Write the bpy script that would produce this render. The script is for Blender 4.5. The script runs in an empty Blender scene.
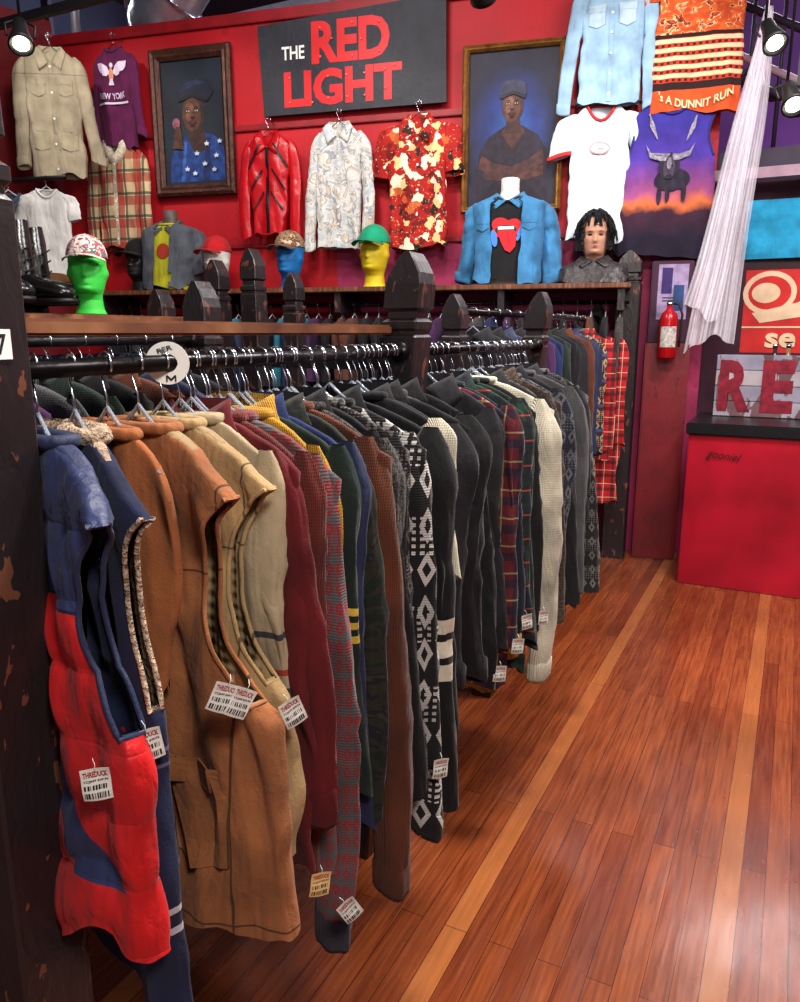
import bpy, bmesh, math, random
from mathutils import Vector, Matrix, noise
pi=math.pi
COL=bpy.context.scene.collection
def lin(c): return tuple(((v/255)/12.92 if v/255<=.04045 else ((v/255+.055)/1.055)**2.4) for v in c)+(1,)
# ---------------------------------------------------------------- materials
class NB:
    def __init__(s,name,rough=.85,metal=0,coat=0,spec=.3,sheen=0):
        s.m=bpy.data.materials.new(name); s.m.use_nodes=True; s.nt=s.m.node_tree
        s.b=s.nt.nodes['Principled BSDF']; s.b.inputs['Roughness'].default_value=rough
        s.b.inputs['Metallic'].default_value=metal; s.b.inputs['Coat Weight'].default_value=coat
        s.b.inputs['Specular IOR Level'].default_value=spec; s.b.inputs['Sheen Weight'].default_value=sheen
        s.tc=s.n('ShaderNodeTexCoord'); s.co=s.tc.outputs['Object']; s._sep=None
    def n(s,t): return s.nt.nodes.new(t)
    def set(s,sock,v):
        if isinstance(v,bpy.types.NodeSocket): s.nt.links.new(v,sock)
        else: sock.default_value=v
    def sep(s,i):
        if not s._sep:
            s._sep=s.n('ShaderNodeSeparateXYZ'); s.nt.links.new(s.co,s._sep.inputs[0])
        return s._sep.outputs[i]
    def math(s,op,a,b=0,c=None):
        m=s.n('ShaderNodeMath'); m.operation=op; s.set(m.inputs[0],a); s.set(m.inputs[1],b)
        if c is not None: s.set(m.inputs[2],c)
        return m.outputs[0]
    def mix(s,f,a,b,t='MIX'):
        m=s.n('ShaderNodeMixRGB'); m.blend_type=t; s.set(m.inputs[0],f); s.set(m.inputs[1],a); s.set(m.inputs[2],b); return m.outputs[0]
    def vec(s,sc=(1,1,1),rot=(0,0,0)):
        m=s.n('ShaderNodeMapping'); s.nt.links.new(s.co,m.inputs[0]); m.inputs['Scale'].default_value=sc; m.inputs['Rotation'].default_value=rot; return m.outputs[0]
    def noise(s,sc,det=3,vec=None,dist=0):
        t=s.n('ShaderNodeTexNoise'); s.nt.links.new(vec or s.co,t.inputs['Vector']); t.inputs['Scale'].default_value=sc; t.inputs['Detail'].default_value=det; t.inputs['Distortion'].default_value=dist; return t.outputs[0]
    def vor(s,sc,out='Color',vec=None):
        t=s.n('ShaderNodeTexVoronoi'); s.nt.links.new(vec or s.co,t.inputs['Vector']); t.inputs['Scale'].default_value=sc; return t.outputs[out]
    def ramp(s,f,st,const=False):
        r=s.n('ShaderNodeValToRGB'); s.set(r.inputs[0],f); e=r.color_ramp
        if const: e.interpolation='CONSTANT'
        while len(e.elements)<len(st): e.elements.new(.5)
        for i,(p,c) in enumerate(st): e.elements[i].position=p; e.elements[i].color=lin(c)
        return r.outputs[0]
    def stripe(s,ax,fr,off,w):
        v=s.math('MULTIPLY_ADD',s.sep(ax),fr,off); return s.math('LESS_THAN',s.math('FRACT',v),w)
    def both(s,v,a,b): return s.math('MULTIPLY',s.math('GREATER_THAN',v,a),s.math('LESS_THAN',v,b))
    def bump(s,h,st=.3,dist=.01):
        b=s.n('ShaderNodeBump'); b.inputs['Strength'].default_value=st; b.inputs['Distance'].default_value=dist
        s.set(b.inputs['Height'],h)
        if s.b.inputs['Normal'].is_linked: s.nt.links.new(s.b.inputs['Normal'].links[0].from_socket,b.inputs['Normal'])
        s.nt.links.new(b.outputs[0],s.b.inputs['Normal'])
    def wrinkle(s,st=.5):
        s.bump(s.noise(8,2,s.vec((2.2,2.2,.5)),.5),st,.024); s.bump(s.noise(22,4,s.vec((1.3,1.3,.8)),.4),st*.8,.010)
    def done(s,c,var=.25,vs=9):
        if var:
            k=s.ramp(s.noise(vs,3),[(.25,(int(255*(1-var)),)*3),(.75,(255,255,255))]); c=s.mix(1,c,k,'MULTIPLY')
        s.set(s.b.inputs['Base Color'],c); return s.m
_mc={}
def plain(c,rough=.85,metal=0,coat=0,var=.2,vs=9,bs=0,bst=.3,spec=.3,sheen=0,bd=.01):
    k=('p',c,rough,metal,coat,var,vs,bs,bst,spec,sheen)
    if k not in _mc:
        b=NB('surface_%d'%len(_mc),rough,metal,coat,spec,sheen)
        if bs: b.bump(b.noise(bs,3),bst,bd)
        _mc[k]=b.done(lin(c),var,vs)
    return _mc[k]
def cloth(c,var=.25,wr=.55,fine=350,rough=.9,seams=None):
    k=('c',c,var,wr,fine,rough,str(seams))
    if k not in _mc:
        b=NB('cloth_%d'%len(_mc),rough,sheen=.05); b.wrinkle(wr); b.bump(b.noise(fine,2),.4,.0018)
        col=lin(c)
        for ax,v in (seams or []):
            col=b.mix(b.both(b.sep(ax),v-.0016,v+.0016),col,lin(tuple(int(q*.55) for q in c)))
        _mc[k]=b.done(col,var)
    return _mc[k]
def knit(c,c2=None,sc=90,var=.3):
    b=NB('knit_%d'%len(_mc),.95,sheen=.1); _mc[('k',len(_mc))]=1
    x=b.math('SINE',b.math('MULTIPLY',b.math('ADD',b.sep(0),b.math('MULTIPLY',b.sep(1),1.5)),1300)); z=b.math('SINE',b.math('MULTIPLY',b.sep(2),1300))
    b.wrinkle(.5); b.bump(b.math('MULTIPLY_ADD',z,.35,x),.5,.0018)
    col=lin(c)
    if c2: col=b.mix(b.math('GREATER_THAN',b.noise(sc,2),.52),lin(c),lin(c2))
    col=b.mix(b.math('MULTIPLY_ADD',x,-.10,.10),col,(0,0,0,1))
    return b.done(col,var)
def bands(base,bs,kn=False,var=.25,axis=2):
    b=NB('banded_cloth',.9,sheen=.05); c=lin(base)
    for z0,z1,cc in bs: c=b.mix(b.both(b.sep(axis),z0,z1),c,lin(cc))
    b.wrinkle(.5); b.bump(b.noise(300,2),.3,.002)
    return b.done(c,var)
def plaid(base,st,var=.2):
    b=NB('plaid_cloth',.9,sheen=.05); c=lin(base)
    for ax,fr,off,w,cc,al in st: c=b.mix(b.math('MULTIPLY',b.stripe(ax,fr,off,w),al),c,lin(cc))
    b.wrinkle(.5)
    return b.done(c,var)
def diamonds(base,c2,fr=14,w=.3,band=None,c3=None):
    b=NB('jacquard_knit',.95,sheen=.1)
    fx=b.math('ABSOLUTE',b.math('SUBTRACT',b.math('FRACT',b.math('MULTIPLY',b.math('ADD',b.sep(0),b.math('MULTIPLY',b.sep(1),1.3)),fr)),.5))
    fz=b.math('ABSOLUTE',b.math('SUBTRACT',b.math('FRACT',b.math('MULTIPLY',b.sep(2),fr*.8)),.5))
    s=b.math('ADD',fx,fz); m=b.math('LESS_THAN',b.math('ABSOLUTE',b.math('SUBTRACT',s,w)),.11)
    dots=b.math('MULTIPLY',b.stripe(0,fr*5,0,.5),b.stripe(2,fr*5,0,.5))
    m2=b.math('MULTIPLY',dots,b.stripe(2,fr*.4,.1,.45))
    c=b.mix(b.math('MAXIMUM',m,m2),lin(base),lin(c2))
    if c3: c=b.mix(b.stripe(2,fr*.4,.5,.12),c,lin(c3))
    b.wrinkle(.4); b.bump(b.math('SINE',b.math('MULTIPLY',b.sep(2),1300)),.3,.0015)
    return b.done(c,.3)
def blotch(st,sc=8,dist=1.5,const=True,rough=.9,var=.15,stretch=(1,1,1)):
    b=NB('printed_cloth',rough,sheen=.05)
    c=b.ramp(b.noise(sc,4,b.vec(stretch),dist),st,const); b.wrinkle(.5)
    return b.done(c,var)
def floral():
    b=NB('hawaiian_print',.8)
    n=b.n('ShaderNodeVectorMath'); n.operation='ADD'; b.nt.links.new(b.co,n.inputs[0])
    nn=b.n('ShaderNodeTexNoise'); nn.inputs['Scale'].default_value=18; b.nt.links.new(b.co,nn.inputs['Vector'])
    sc=b.n('ShaderNodeVectorMath'); sc.operation='SCALE'; b.nt.links.new(nn.outputs['Color'],sc.inputs[0]); sc.inputs['Scale'].default_value=.07
    b.nt.links.new(sc.outputs[0],n.inputs[1])
    v=b.vor(22,'Color',n.outputs[0]); r=b.n('ShaderNodeSeparateXYZ'); b.nt.links.new(v,r.inputs[0])
    c=b.ramp(r.outputs[0],[(0,(160,16,12)),(.58,(225,190,130)),(.66,(110,8,8)),(.78,(190,90,40)),(.84,(235,220,190)),(.93,(40,20,15))],True)
    d=b.math('LESS_THAN',b.vor(50,'Distance',n.outputs[0]),.22); c=b.mix(b.math('MULTIPLY',d,.5),c,lin((225,190,130)))
    b.wrinkle(.5)
    return b.done(c,.2)
def emis(c,st):
    k=('e',c,st)
    if k not in _mc:
        b=NB('lamp_glow'); b.b.inputs['Emission Color'].default_value=lin(c); b.b.inputs['Emission Strength'].default_value=st; _mc[k]=b.done(lin(c),0)
    return _mc[k]
def chipped(base,chip,amt=.62,rough=.45,sc=22):
    b=NB('chipped_paint',rough,spec=.5)
    n=b.noise(sc,6,b.vec((1,1,.4)),.6); c=b.mix(b.math('GREATER_THAN',n,amt),lin(base),lin(chip)); b.bump(n,.5,.006)
    return b.done(c,.3,5)
BLACKWOOD=chipped((38,29,31),(112,68,50),.64,.4,40); RAILM=plain((30,26,28),.3,.6,bs=40,bst=.1)
CHROME=plain((190,195,205),.2,1,var=0); WHITE=plain((232,230,224),.6,var=.05)
BLACK=plain((14,13,15),.5,var=.1); INK=plain((20,18,22),.7,var=0)
b=NB('clear_plastic',.08,spec=.6); b.b.inputs['Transmission Weight'].default_value=.7; CLEAR=b.done(lin((205,215,230)),0)
# ---------------------------------------------------------------- mesh helpers
def mesh(name,V,F,mats,parent=None,idx=None,smooth=True,label=None,M=None):
    me=bpy.data.meshes.new(name); me.from_pydata([tuple(v) for v in V],[],F)
    if not isinstance(mats,(list,tuple)): mats=[mats]
    for m in mats: me.materials.append(m)
    if idx:
        for p,i in zip(me.polygons,idx): p.material_index=i
    if smooth:
        for p in me.polygons: p.use_smooth=True
    me.update(); o=bpy.data.objects.new(name,me); COL.objects.link(o)
    if parent: o.parent=parent
    if M is not None: o.matrix_local=M
    if label: o['label']=label
    return o
def thing(name,label,cat,M=Matrix(),group=None):
    o=bpy.data.objects.new(name,None); o.empty_display_size=.05; COL.objects.link(o); o.matrix_world=M
    o['label']=label; o['category']=cat
    if group: o['group']=group
    return o
def struct(o): o['kind']='structure'; return o
def box(x0,x1,y0,y1,z0,z1,bev=0):
    V=[(x,y,z) for x in(x0,x1) for y in(y0,y1) for z in(z0,z1)]
    F=[(0,1,3,2),(4,6,7,5),(0,4,5,1),(2,3,7,6),(0,2,6,4),(1,5,7,3)]
    if bev:
        bm=bmesh.new(); vs=[bm.verts.new(v) for v in V]; [bm.faces.new([vs[i] for i in f]) for f in F]
        bmesh.ops.bevel(bm,geom=bm.edges[:],offset=bev,segments=2,affect='EDGES'); bm.verts.index_update()
        V=[tuple(v.co) for v in bm.verts]; F=[[v.index for v in f.verts] for f in bm.faces]; bm.free()
    return V,F
def join(*parts):
    V=[];F=[];I=[]
    for i,(v,f) in enumerate(parts):
        o=len(V); V+=list(v); F+=[tuple(a+o for a in q) for q in f]; I+=[i]*len(f)
    return V,F,I
def loft(rings,cap0=False,cap1=False,closed=True):
    n=len(rings[0]); V=[p for r in rings for p in r]; F=[]
    for i in range(len(rings)-1):
        for j in range(n if closed else n-1):
            k=(j+1)%n; F.append((i*n+j,i*n+k,(i+1)*n+k,(i+1)*n+j))
    if cap0: F.append(tuple(range(n))[::-1])
    if cap1: F.append(tuple(range((len(rings)-1)*n,len(rings)*n)))
    return V,F
def lathe(prof,n=24,cx=0,cy=0):
    return loft([[(cx+r*math.cos(2*pi*i/n),cy+r*math.sin(2*pi*i/n),z) for i in range(n)] for r,z in prof],True,True)
def tube(path,r,n=8,closed=False,rf=None):
    P=[Vector(p) for p in path]; m=len(P); rings=[]; u=None
    for i,p in enumerate(P):
        a=P[(i-1)%m] if closed or i>0 else p; c=P[(i+1)%m] if closed or i<m-1 else p
        t=(c-a).normalized()
        if u is None: u=t.orthogonal().normalized()
        u=(u-t*u.dot(t)).normalized(); w=t.cross(u); rr=rf(i/(m-1)) if rf else r
        rings.append([p+(u*math.cos(2*pi*k/n)+w*math.sin(2*pi*k/n))*rr for k in range(n)])
    if closed: rings.append(rings[0])
    return loft(rings,not closed,not closed)
def ell(cx,cz,rx,rz,n=24,rot=0):
    return [(cx+rx*math.cos(2*pi*i/n)*math.cos(rot)-rz*math.sin(2*pi*i/n)*math.sin(rot),cz+rx*math.cos(2*pi*i/n)*math.sin(rot)+rz*math.sin(2*pi*i/n)*math.cos(rot)) for i in range(n)]
def rect(x0,x1,z0,z1): return [(x0,z0),(x1,z0),(x1,z1),(x0,z1)]
def star(cx,cz,r,n=5,q=.42): return [(cx+(r if i%2==0 else r*q)*math.sin(pi*i/n),cz+(r if i%2==0 else r*q)*math.cos(pi*i/n)) for i in range(2*n)]
def sc_(pts,s,cx=0,cz=0): return [(cx+(x-cx)*s,cz+(z-cz)*s) for x,z in pts]
def poly(pts,fy,off,cuts=0):
    bm=bmesh.new(); vs=[bm.verts.new((x,0,z)) for x,z in pts]; f=bm.faces.new(vs)
    bmesh.ops.triangulate(bm,faces=[f])
    if cuts: bmesh.ops.subdivide_edges(bm,edges=bm.edges[:],cuts=cuts,use_grid_fill=True)
    bm.verts.index_update()
    V=[(v.co.x,fy(v.co.x,v.co.z)-off,v.co.z) for v in bm.verts]; F=[]
    for f in bm.faces:
        q=[v.index for v in f.verts]
        f.normal_update()
        F.append(q if f.normal.y<0 else q[::-1])
    bm.free(); return V,F
def text(body,size,bold=0.0,shear=0,ax='CENTER'):
    cu=bpy.data.curves.new('t','FONT'); cu.body=body; cu.size=size; cu.offset=bold*size; cu.shear=shear; cu.align_x=ax; cu.resolution_u=3
    o=bpy.data.objects.new('t',cu); COL.objects.link(o); dg=bpy.context.evaluated_depsgraph_get()
    me=bpy.data.meshes.new_from_object(o.evaluated_get(dg)); V=[(v.co.x,v.co.y) for v in me.vertices]; F=[tuple(p.vertices) for p in me.polygons]
    bpy.data.objects.remove(o); bpy.data.curves.remove(cu); bpy.data.meshes.remove(me); return V,F
def textfit(body,x0,x1,z0,z1,fy,off,bold=.02,rot=0,bend=0,shear=0):
    V,F=text(body,1,bold,shear); xs=[v[0] for v in V]; zs=[v[1] for v in V]; a,b_,c,d_=min(xs),max(xs),min(zs),max(zs)
    o=[]
    for x,z in V:
        X=x0+(x-a)/(b_-a)*(x1-x0); Z=z0+(z-c)/(d_-c)*(z1-z0)
        if rot:
            mx,mz=(x0+x1)/2,(z0+z1)/2; X,Z=mx+(X-mx)*math.cos(rot)-(Z-mz)*math.sin(rot),mz+(X-mx)*math.sin(rot)+(Z-mz)*math.cos(rot)
        if bend: Z+=bend*(X-(x0+x1)/2)**2
        o.append((X,fy(X,Z)-off,Z))
    return o,F
def decals(name,parent,items,fy,base=.003,step=.0007,cuts=0,label=None):
    parts=[];mats=[]
    for i,(p,m) in enumerate(items):
        if isinstance(p,tuple): parts.append(textfit(*p[:5],fy,base+i*step,*(p[5:])))
        else: parts.append(poly(p,fy,base+i*step,cuts))
        mats.append(m)
    V,F,I=join(*parts); um=[]
    for m in mats:
        if m not in um: um.append(m)
    return mesh(name,V,F,um,parent,[um.index(mats[i]) for i in I],False,label)
flat=lambda x,z:0
# ---------------------------------------------------------------- frames
P0=Vector((-2.45,4.83,0)); D=Vector((.981,.194,0)).normalized(); NN=Vector((D.y,-D.x,0)); WA=math.atan2(D.y,D.x)
def WM(u,z,off=.06,rot=0,tilt=0): return Matrix.Translation(P0+D*u+NN*off+Vector((0,0,z)))@Matrix.Rotation(WA+rot,4,'Z')@Matrix.Rotation(tilt,4,'Y')
def RM(x,y,z,rot=0,tilt=0): return Matrix.Translation((x,y,z))@Matrix.Rotation(math.radians(rot),4,'Z')@Matrix.Rotation(math.radians(tilt),4,'Y')
# ---------------------------------------------------------------- garments
TAGM=plain((222,216,206),.75,var=.12,vs=60)
def tag(parent,Mw,mat=None,txt='THREDUCK'):
    M=parent.matrix_world.inverted()@Mw@Matrix.Scale(.88,4)
    T=mat or TAGM
    wv=lambda x,z: .0018*math.sin(x*120+z*60)+.0012*math.sin(z*150)
    v0,f0=poly(rect(-.018,.018,-.022,.022),wv,0,6)
    parts=[(v0,f0),([(x,y+.0008,z) for x,y,z in v0],[q[::-1] for q in f0])]
    mats=[T,T]
    parts.append(textfit(txt,-.015,.015,.010,.018,wv,.0008,.03)); mats.append(plain((150,20,40),.7,var=0))
    parts.append(textfit('VCJ#49 $49.99',-.015,.015,.003,.007,wv,.0008,.02)); mats.append(INK)
    random.seed(int(abs(Mw.translation.x*991+Mw.translation.z*577)*100))
    for z0,z1 in((-.006,.0),(-.018,-.010)):
        x=-.015
        while x<.013:
            w=random.choice((.0008,.0016,.0024)); parts.append(poly(rect(x,x+w,z0,z1),wv,.0008,1)); mats.append(INK); x+=w+random.choice((.001,.002))
    V,F,I=join(*parts); um=[]
    for m in mats:
        if m not in um: um.append(m)
    mesh('price_tag',V,F,um,parent,[um.index(mats[i]) for i in I],False,'white paper price tag',M)
    s=tube([(0,0,.020),(.001,.002,.027),(-.002,.006,.034)],.0005,4); mesh('tag_string',s[0],s[1],WHITE,parent,M=M)
def garment(name,label,cat,M,mat,W=.21,Wb=None,L=.7,t=.018,neck=.07,zt=-.085,drop=.05,pinch=0,pz=.24,dip=0,fold=.007,
            sl=None,slw=.055,slw2=.042,out=.03,fwd=0,slt=None,slmat=None,cuff=None,collar='crew',cmat=None,opn=0,hem=None,
            placket=None,buttons=0,bmat=None,seed=0,group=None,N=36,rows=24,waist=0,trim=None,pockets=None,arm=False,lining=None,sx=-.035,crease=.004,skew=0,oexp=1,quilt=0,fur=.026,ag=.045,cuffh=.05):
    Wb=Wb or W; rnd=random.Random(seed*77+5); ph=[rnd.uniform(0,6.28) for _ in range(6)]; k1=rnd.uniform(16,26)/max(W/.21,.6); k2=rnd.uniform(34,52)
    T=thing(name,label,cat,M,group); zs=zt-drop
    def wz(z):
        if z>zs: q=max(0,(zt-z)/drop)**(1/1.3); return neck+(W-neck)*q**.9
        q=(zs-z)/(L-drop); w=W+(Wb-W)*q-waist*math.sin(pi*min(1,q))
        if pinch and zs-z<pz: w-=pinch*math.sin(pi*((zs-z)/pz)**.8)
        return w
    def tz(z):
        if z>zs: q=(zt-z)/drop; return t*(.75+.25*max(0,q))
        q=min(1,(zs-z)/(L-drop)); return t*(1+.45*q)*(1+(quilt*(abs(math.sin(z*pi/.085))**.6-.6) if quilt else 0))
    def ff(x,z):
        A=fold*min(1,(zt-z)/.35+.05); n=noise.noise(Vector((x*6+seed*3.1,z*3,seed)))
        y=A*(math.sin(x*k1+ph[0]+z*2)+.5*math.sin(x*k2+ph[1]-z*3))+fold*1.6*n
        if crease: y+=crease*2.0*noise.noise(Vector((x*26+z*5+seed,z*5-x*2,seed*1.7)))*min(1,(zt-z)/.1+.1)
        return y
    def fy(x,z):
        z=min(zt,max(zt-L,z)); w=wz(z); c=min(.999,(abs(x)/w))**(1/.75); return -tz(z)*math.sqrt(1-c*c)**.5+ff(x,z)
    Z=[zt-drop*(i/5)**1.3 for i in range(6)]+[zs-(L-drop)*j/rows for j in range(1,rows+1)]
    rings=[]
    for z in Z:
        w,th=wz(z),tz(z); r=[]; dq=max(0,(zt-z)/L)
        for i in range(N):
            a=2*pi*(i+.5)/N; c,s=math.cos(a),math.sin(a); x=w*math.copysign(abs(c)**.75,c); y=th*math.copysign(abs(s)**.5,s)+ff(x,z)
            zz=z+.010*math.sin(x*11+ph[2])*dq+.035*noise.noise(Vector((x*7,s*2,seed)))*dq**3+skew*x*dq
            if dip and s<0 and abs(x)<neck: zz-=dip*(1-(x/neck)**2)*max(0,1-(zt-z)/.2)
            x+=(.018*noise.noise(Vector((seed*2.3,z*6,c)))+.008*noise.noise(Vector((seed*5.3,z*18,c*2))))*min(1,(zt-z)/.3)
            r.append((x,y,zz))
        rings.append(r)
    V,F=loft(rings)
    if opn:
        F=[f for f in F if not (sum(V[i][1]-ff(V[i][0],V[i][2]) for i in f)<0 and abs(sum(V[i][0] for i in f))/4<opn)]
    i0=5; i1=5+max(2,int(rows*pz*.95/(L-drop))); g=max(1,int(N*ag))
    if arm:
        F=[f for n_,f in enumerate(F) if not (i0<=n_//N<i1 and min(n_%N,(N-1-n_%N),abs(n_%N-N//2),abs(n_%N-N//2+1))<g)]
    ms=[mat]+([hem] if hem else [])
    idx=[1 if (hem and sum(V[i][2] for i in f)/4<zt-L+.06) else 0 for f in F]
    mesh('body',V,F,ms,T,idx)
    if lining:
        V2=[(x*.955,ff(x,z)+(y-ff(x,z))*.82,z+.003) for x,y,z in V]; mesh('lining',V2,F,lining,T)
    if sl:
        st=slt or max(t,.02)
        for sg in(-1,1):
            rr=[]; R=28; o1,o2,o3=rnd.uniform(-.014,.014),rnd.uniform(-.015,.015),rnd.uniform(-.04,.04); eb=rnd.uniform(.3,.55); ap=rnd.uniform(0,6)
            for i in range(R+1):
                q=i/R; dm=min(1,math.sqrt(q/.12)) if q<.12 else 1; rx=(slw+(slw2-slw)*q)*max(dm,.25); ry=st*(1.0-.25*q)*max(dm,.3)
                cx=sg*(W+sx+out*q**oexp+.012*math.sin(q*4+ap)+o1*q); cy=fwd*q*q+.008*math.sin(q*5+ap)+o2*math.sin(q*3); z=zt-drop*.55-sl*(1+o3)*q
                row=[]
                for k in range(24):
                    a=2*pi*k/24; e_=math.exp(-((q-eb)/.14)**2)
                    nz=noise.noise(Vector((math.cos(a)*1.6+seed,math.sin(a)*1.6+sg*3,q*sl*5)))+.5*noise.noise(Vector((math.cos(a)*3+seed,math.sin(a)*3,q*sl*16)))+.9*e_*noise.noise(Vector((seed,sg*2+math.sin(a)*.6,q*sl*34+math.cos(a))))
                    m_=1+.24*nz
                    row.append((cx+rx*math.cos(a)*m_,cy+ry*math.sin(a)*m_,z+.016*math.cos(a+ap)*q))
                rr.append(row)
            v,f=loft(rr); mesh('sleeve',v,f,slmat or mat,T)
            if cuff:
                e=rr[-1];c=Vector((sum(p[0] for p in e)/24,sum(p[1] for p in e)/24,sum(p[2] for p in e)/24))
                v,f=loft([[tuple(c+(Vector(p)-c)*k+Vector((0,0,dz))) for p in e] for k,dz in((.98,cuffh),(1.08,cuffh*.9),(1.08,.0),(1.0,-.012*cuffh/.05),(.86,-.01*cuffh/.05))]); mesh('cuff',v,f,cuff,T)
    cm=cmat or mat
    if collar in('crew','fur'):
        r=.009 if collar=='crew' else fur; pth=[]
        for i in range(28):
            a=2*pi*i/28; c,s=math.cos(a),math.sin(a); x=neck*math.copysign(abs(c)**.8,c)*1.02; z=zt+.002
            if s<0: z-=dip*(1-min(1,(x/neck)**2))
            pth.append((x,(t*.75+.004)*math.copysign(abs(s)**.5,s)+ff(x,zt),z))
        v,f=tube(pth,r,10,True)
        if collar=='fur': v=[Vector(p)+Vector(noise.noise_vector(Vector(p)*90))*fur*.35 for p in v]
        mesh('collar',v,f,cm,T)
    elif collar=='shirt':
        yo=t*.75+.008
        for sg in(-1,1):
            A=Vector((sg*neck*.95,.01,zt+.03));B=Vector((sg*.008,-yo-.004,zt-dip-.005));C=Vector((sg*.07,-yo-.012,zt-dip-.055));E=Vector((sg*(neck+.035),-yo*.8-.004,zt-.018))
            g_=[];n=5
            for i in range(n+1):
                for j in range(n+1):
                    a=i/n;c_=j/n; p=A.lerp(B,a).lerp(E.lerp(C,a),c_); p.y-=.006*math.sin(pi*c_); g_.append(p)
            F2=[(i*(n+1)+j,i*(n+1)+j+1,(i+1)*(n+1)+j+1,(i+1)*(n+1)+j) for i in range(n) for j in range(n)]
            o=mesh('collar',g_,F2,cm,T); o.modifiers.new('s','SOLIDIFY').thickness=.003
        v,f=loft([[(neck*math.cos(a),max(t*.7,.012)*math.sin(a)+.004,zt+z) for a in [pi*k/10 for k in range(11)]] for z in(-.004,.03)],closed=False)
        mesh('collar_stand',v,f,cm,T)
    if placket and not opn:
        pr=[]
        for i in range(41):
            z=zt-dip-.006-(L-dip-.012)*i/40; pr.append([(x,fy(x,z)-.0035-(.001 if abs(x)<.01 else 0),z) for x in(-.014,-.007,0,.007,.014)])
        v,f=loft(pr,closed=False); mesh('placket',v,f,placket,T)
    for i in range(buttons):
        z=zt-dip-.03-(L-dip-.08)*i/max(1,buttons-1); v,f=lathe([(.001,0),(.007,0),(.008,.002),(.006,.004),(.001,.0045)],10)
        mesh('button',v,f,bmat or WHITE,T,M=Matrix.Translation((0,fy(0,z)-.004,z))@Matrix.Rotation(pi/2,4,'X'))
    if trim:
        if arm:
            for sg in(0,1):
                fcol=[rings[i][(N-g)%N if sg==0 else N//2+g-0] for i in range(i0,i1+1)]
                bcol=[rings[i][g-1+0 if sg==0 else N//2-g-1] for i in range(i0,i1+1)]
                v,f=tube(fcol+bcol[::-1],.0035,6,True); mesh('armhole_trim',v,f,trim,T)
        else:
          for sg in(-1,1):
            pth=[]
            for i in range(15):
                z=zs+.012-(pz*.98)*i/14; w=wz(z); pth.append((sg*w,-tz(z)*.35+ff(sg*w,z),z))
            v,f=tube(pth,.009,6); mesh('armhole_trim',v,f,trim,T)
    if pockets:
        for (x0,x1,z0,z1,pm) in pockets:
            v,f=poly([(x0,z1),(x0,z0+.02),((x0+x1)/2,z0),(x1,z0+.02),(x1,z1)],fy,.006,3); o=mesh('pocket',v,f,pm or mat,T,smooth=False); o.modifiers.new('s','SOLIDIFY').thickness=.003
            v,f=poly(rect(x0-.003,x1+.003,z1-.035,z1+.002),fy,.0085,3); mesh('pocket_flap',v,f,pm or mat,T,smooth=False)
    return T,fy
# ---------------------------------------------------------------- hangers
hp=[(.017*math.cos(a),0,.002+.017*math.sin(a)) for a in [(-.5+(pi+.5+.4)*i/12) for i in range(13)]]+[(-.006,0,-.026),(0,0,-.04),(0,0,-.068)]
HK=tube(hp,.0016,6); HB=tube([(-.12,0,-.128),(-.085,0,-.112),(-.045,0,-.088),(-.014,0,-.066),(0,0,-.054),(.014,0,-.066),(.045,0,-.088),(.085,0,-.112),(.12,0,-.128)],.0027,8)
def mk(nm,d,m):
    me=bpy.data.meshes.new(nm); me.from_pydata([tuple(p) for p in d[0]],[],d[1]); me.materials.append(m)
    for p in me.polygons: p.use_smooth=True
    return me
hookme=mk('hook',HK,CHROME); barme=mk('shoulder_bar',HB,CLEAR); barb=mk('shoulder_bar',HB,plain((28,26,30),.3,var=0)); barw=mk('shoulder_bar',HB,plain((225,228,235),.3,var=0))
def hanger(M,kind=0,group='hangers on the rails',label='clear plastic clothes hanger with a chrome hook'):
    T=thing('clothes_hanger',label,'hanger',M,group)
    for nm,me in(('hook',hookme),('shoulder_bar',(barme,barb,barw)[kind])):
        o=bpy.data.objects.new(nm,me); COL.objects.link(o); o.parent=T
# ---------------------------------------------------------------- room shell
fb=NB('oak_plank_floor',.2,coat=.28,spec=.5); fb.b.inputs['Coat Roughness'].default_value=.1
def brick(c1,c2,mo):
    br=fb.n('ShaderNodeTexBrick'); br.offset=.37; br.inputs['Scale'].default_value=1; br.inputs['Brick Width'].default_value=1.5; br.inputs['Row Height'].default_value=.058; br.inputs['Mortar Size'].default_value=.0011; br.inputs['Mortar Smooth'].default_value=.4
    br.inputs['Color1'].default_value=lin(c1); br.inputs['Color2'].default_value=lin(c2); br.inputs['Mortar'].default_value=lin(mo); br.inputs['Bias'].default_value=0
    fb.nt.links.new(fb.vec((1,1,1),(0,0,pi/2)),br.inputs['Vector']); return br
br=brick((136,64,34),(170,90,48),(60,24,14))
g=fb.noise(5,5,fb.vec((20,.9,1)),.3); c=fb.mix(1,br.outputs['Color'],fb.ramp(g,[(.3,(176,158,146)),(.55,(225,220,215)),(.75,(255,255,255))]),'MULTIPLY')
c=fb.mix(fb.ramp(fb.noise(1.1,4,fb.vec((1.5,.6,1))),[(.42,(0,0,0)),(.7,(120,120,120))]),c,lin((104,42,24)))
sx_=fb.math('FRACT',fb.math('MULTIPLY',fb.sep(0),1/.58)); c=fb.mix(fb.math('MULTIPLY',fb.math('MULTIPLY',fb.both(sx_,.9,.9999),fb.math('SUBTRACT',1,br.outputs['Fac'])),fb.math('MULTIPLY',fb.noise(.8,1),.8)),c,lin((200,126,70)))
fb.set(fb.b.inputs['Roughness'],fb.math('MULTIPLY_ADD',fb.noise(7,4,fb.vec((3,.7,1))),.3,.10)); fb.bump(fb.noise(6,3,fb.vec((3.5,.5,1))),.22,.010); fb.bump(br.outputs['Fac'],-.4,.002)
FLOOR=fb.done(c,.2,2)
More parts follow.
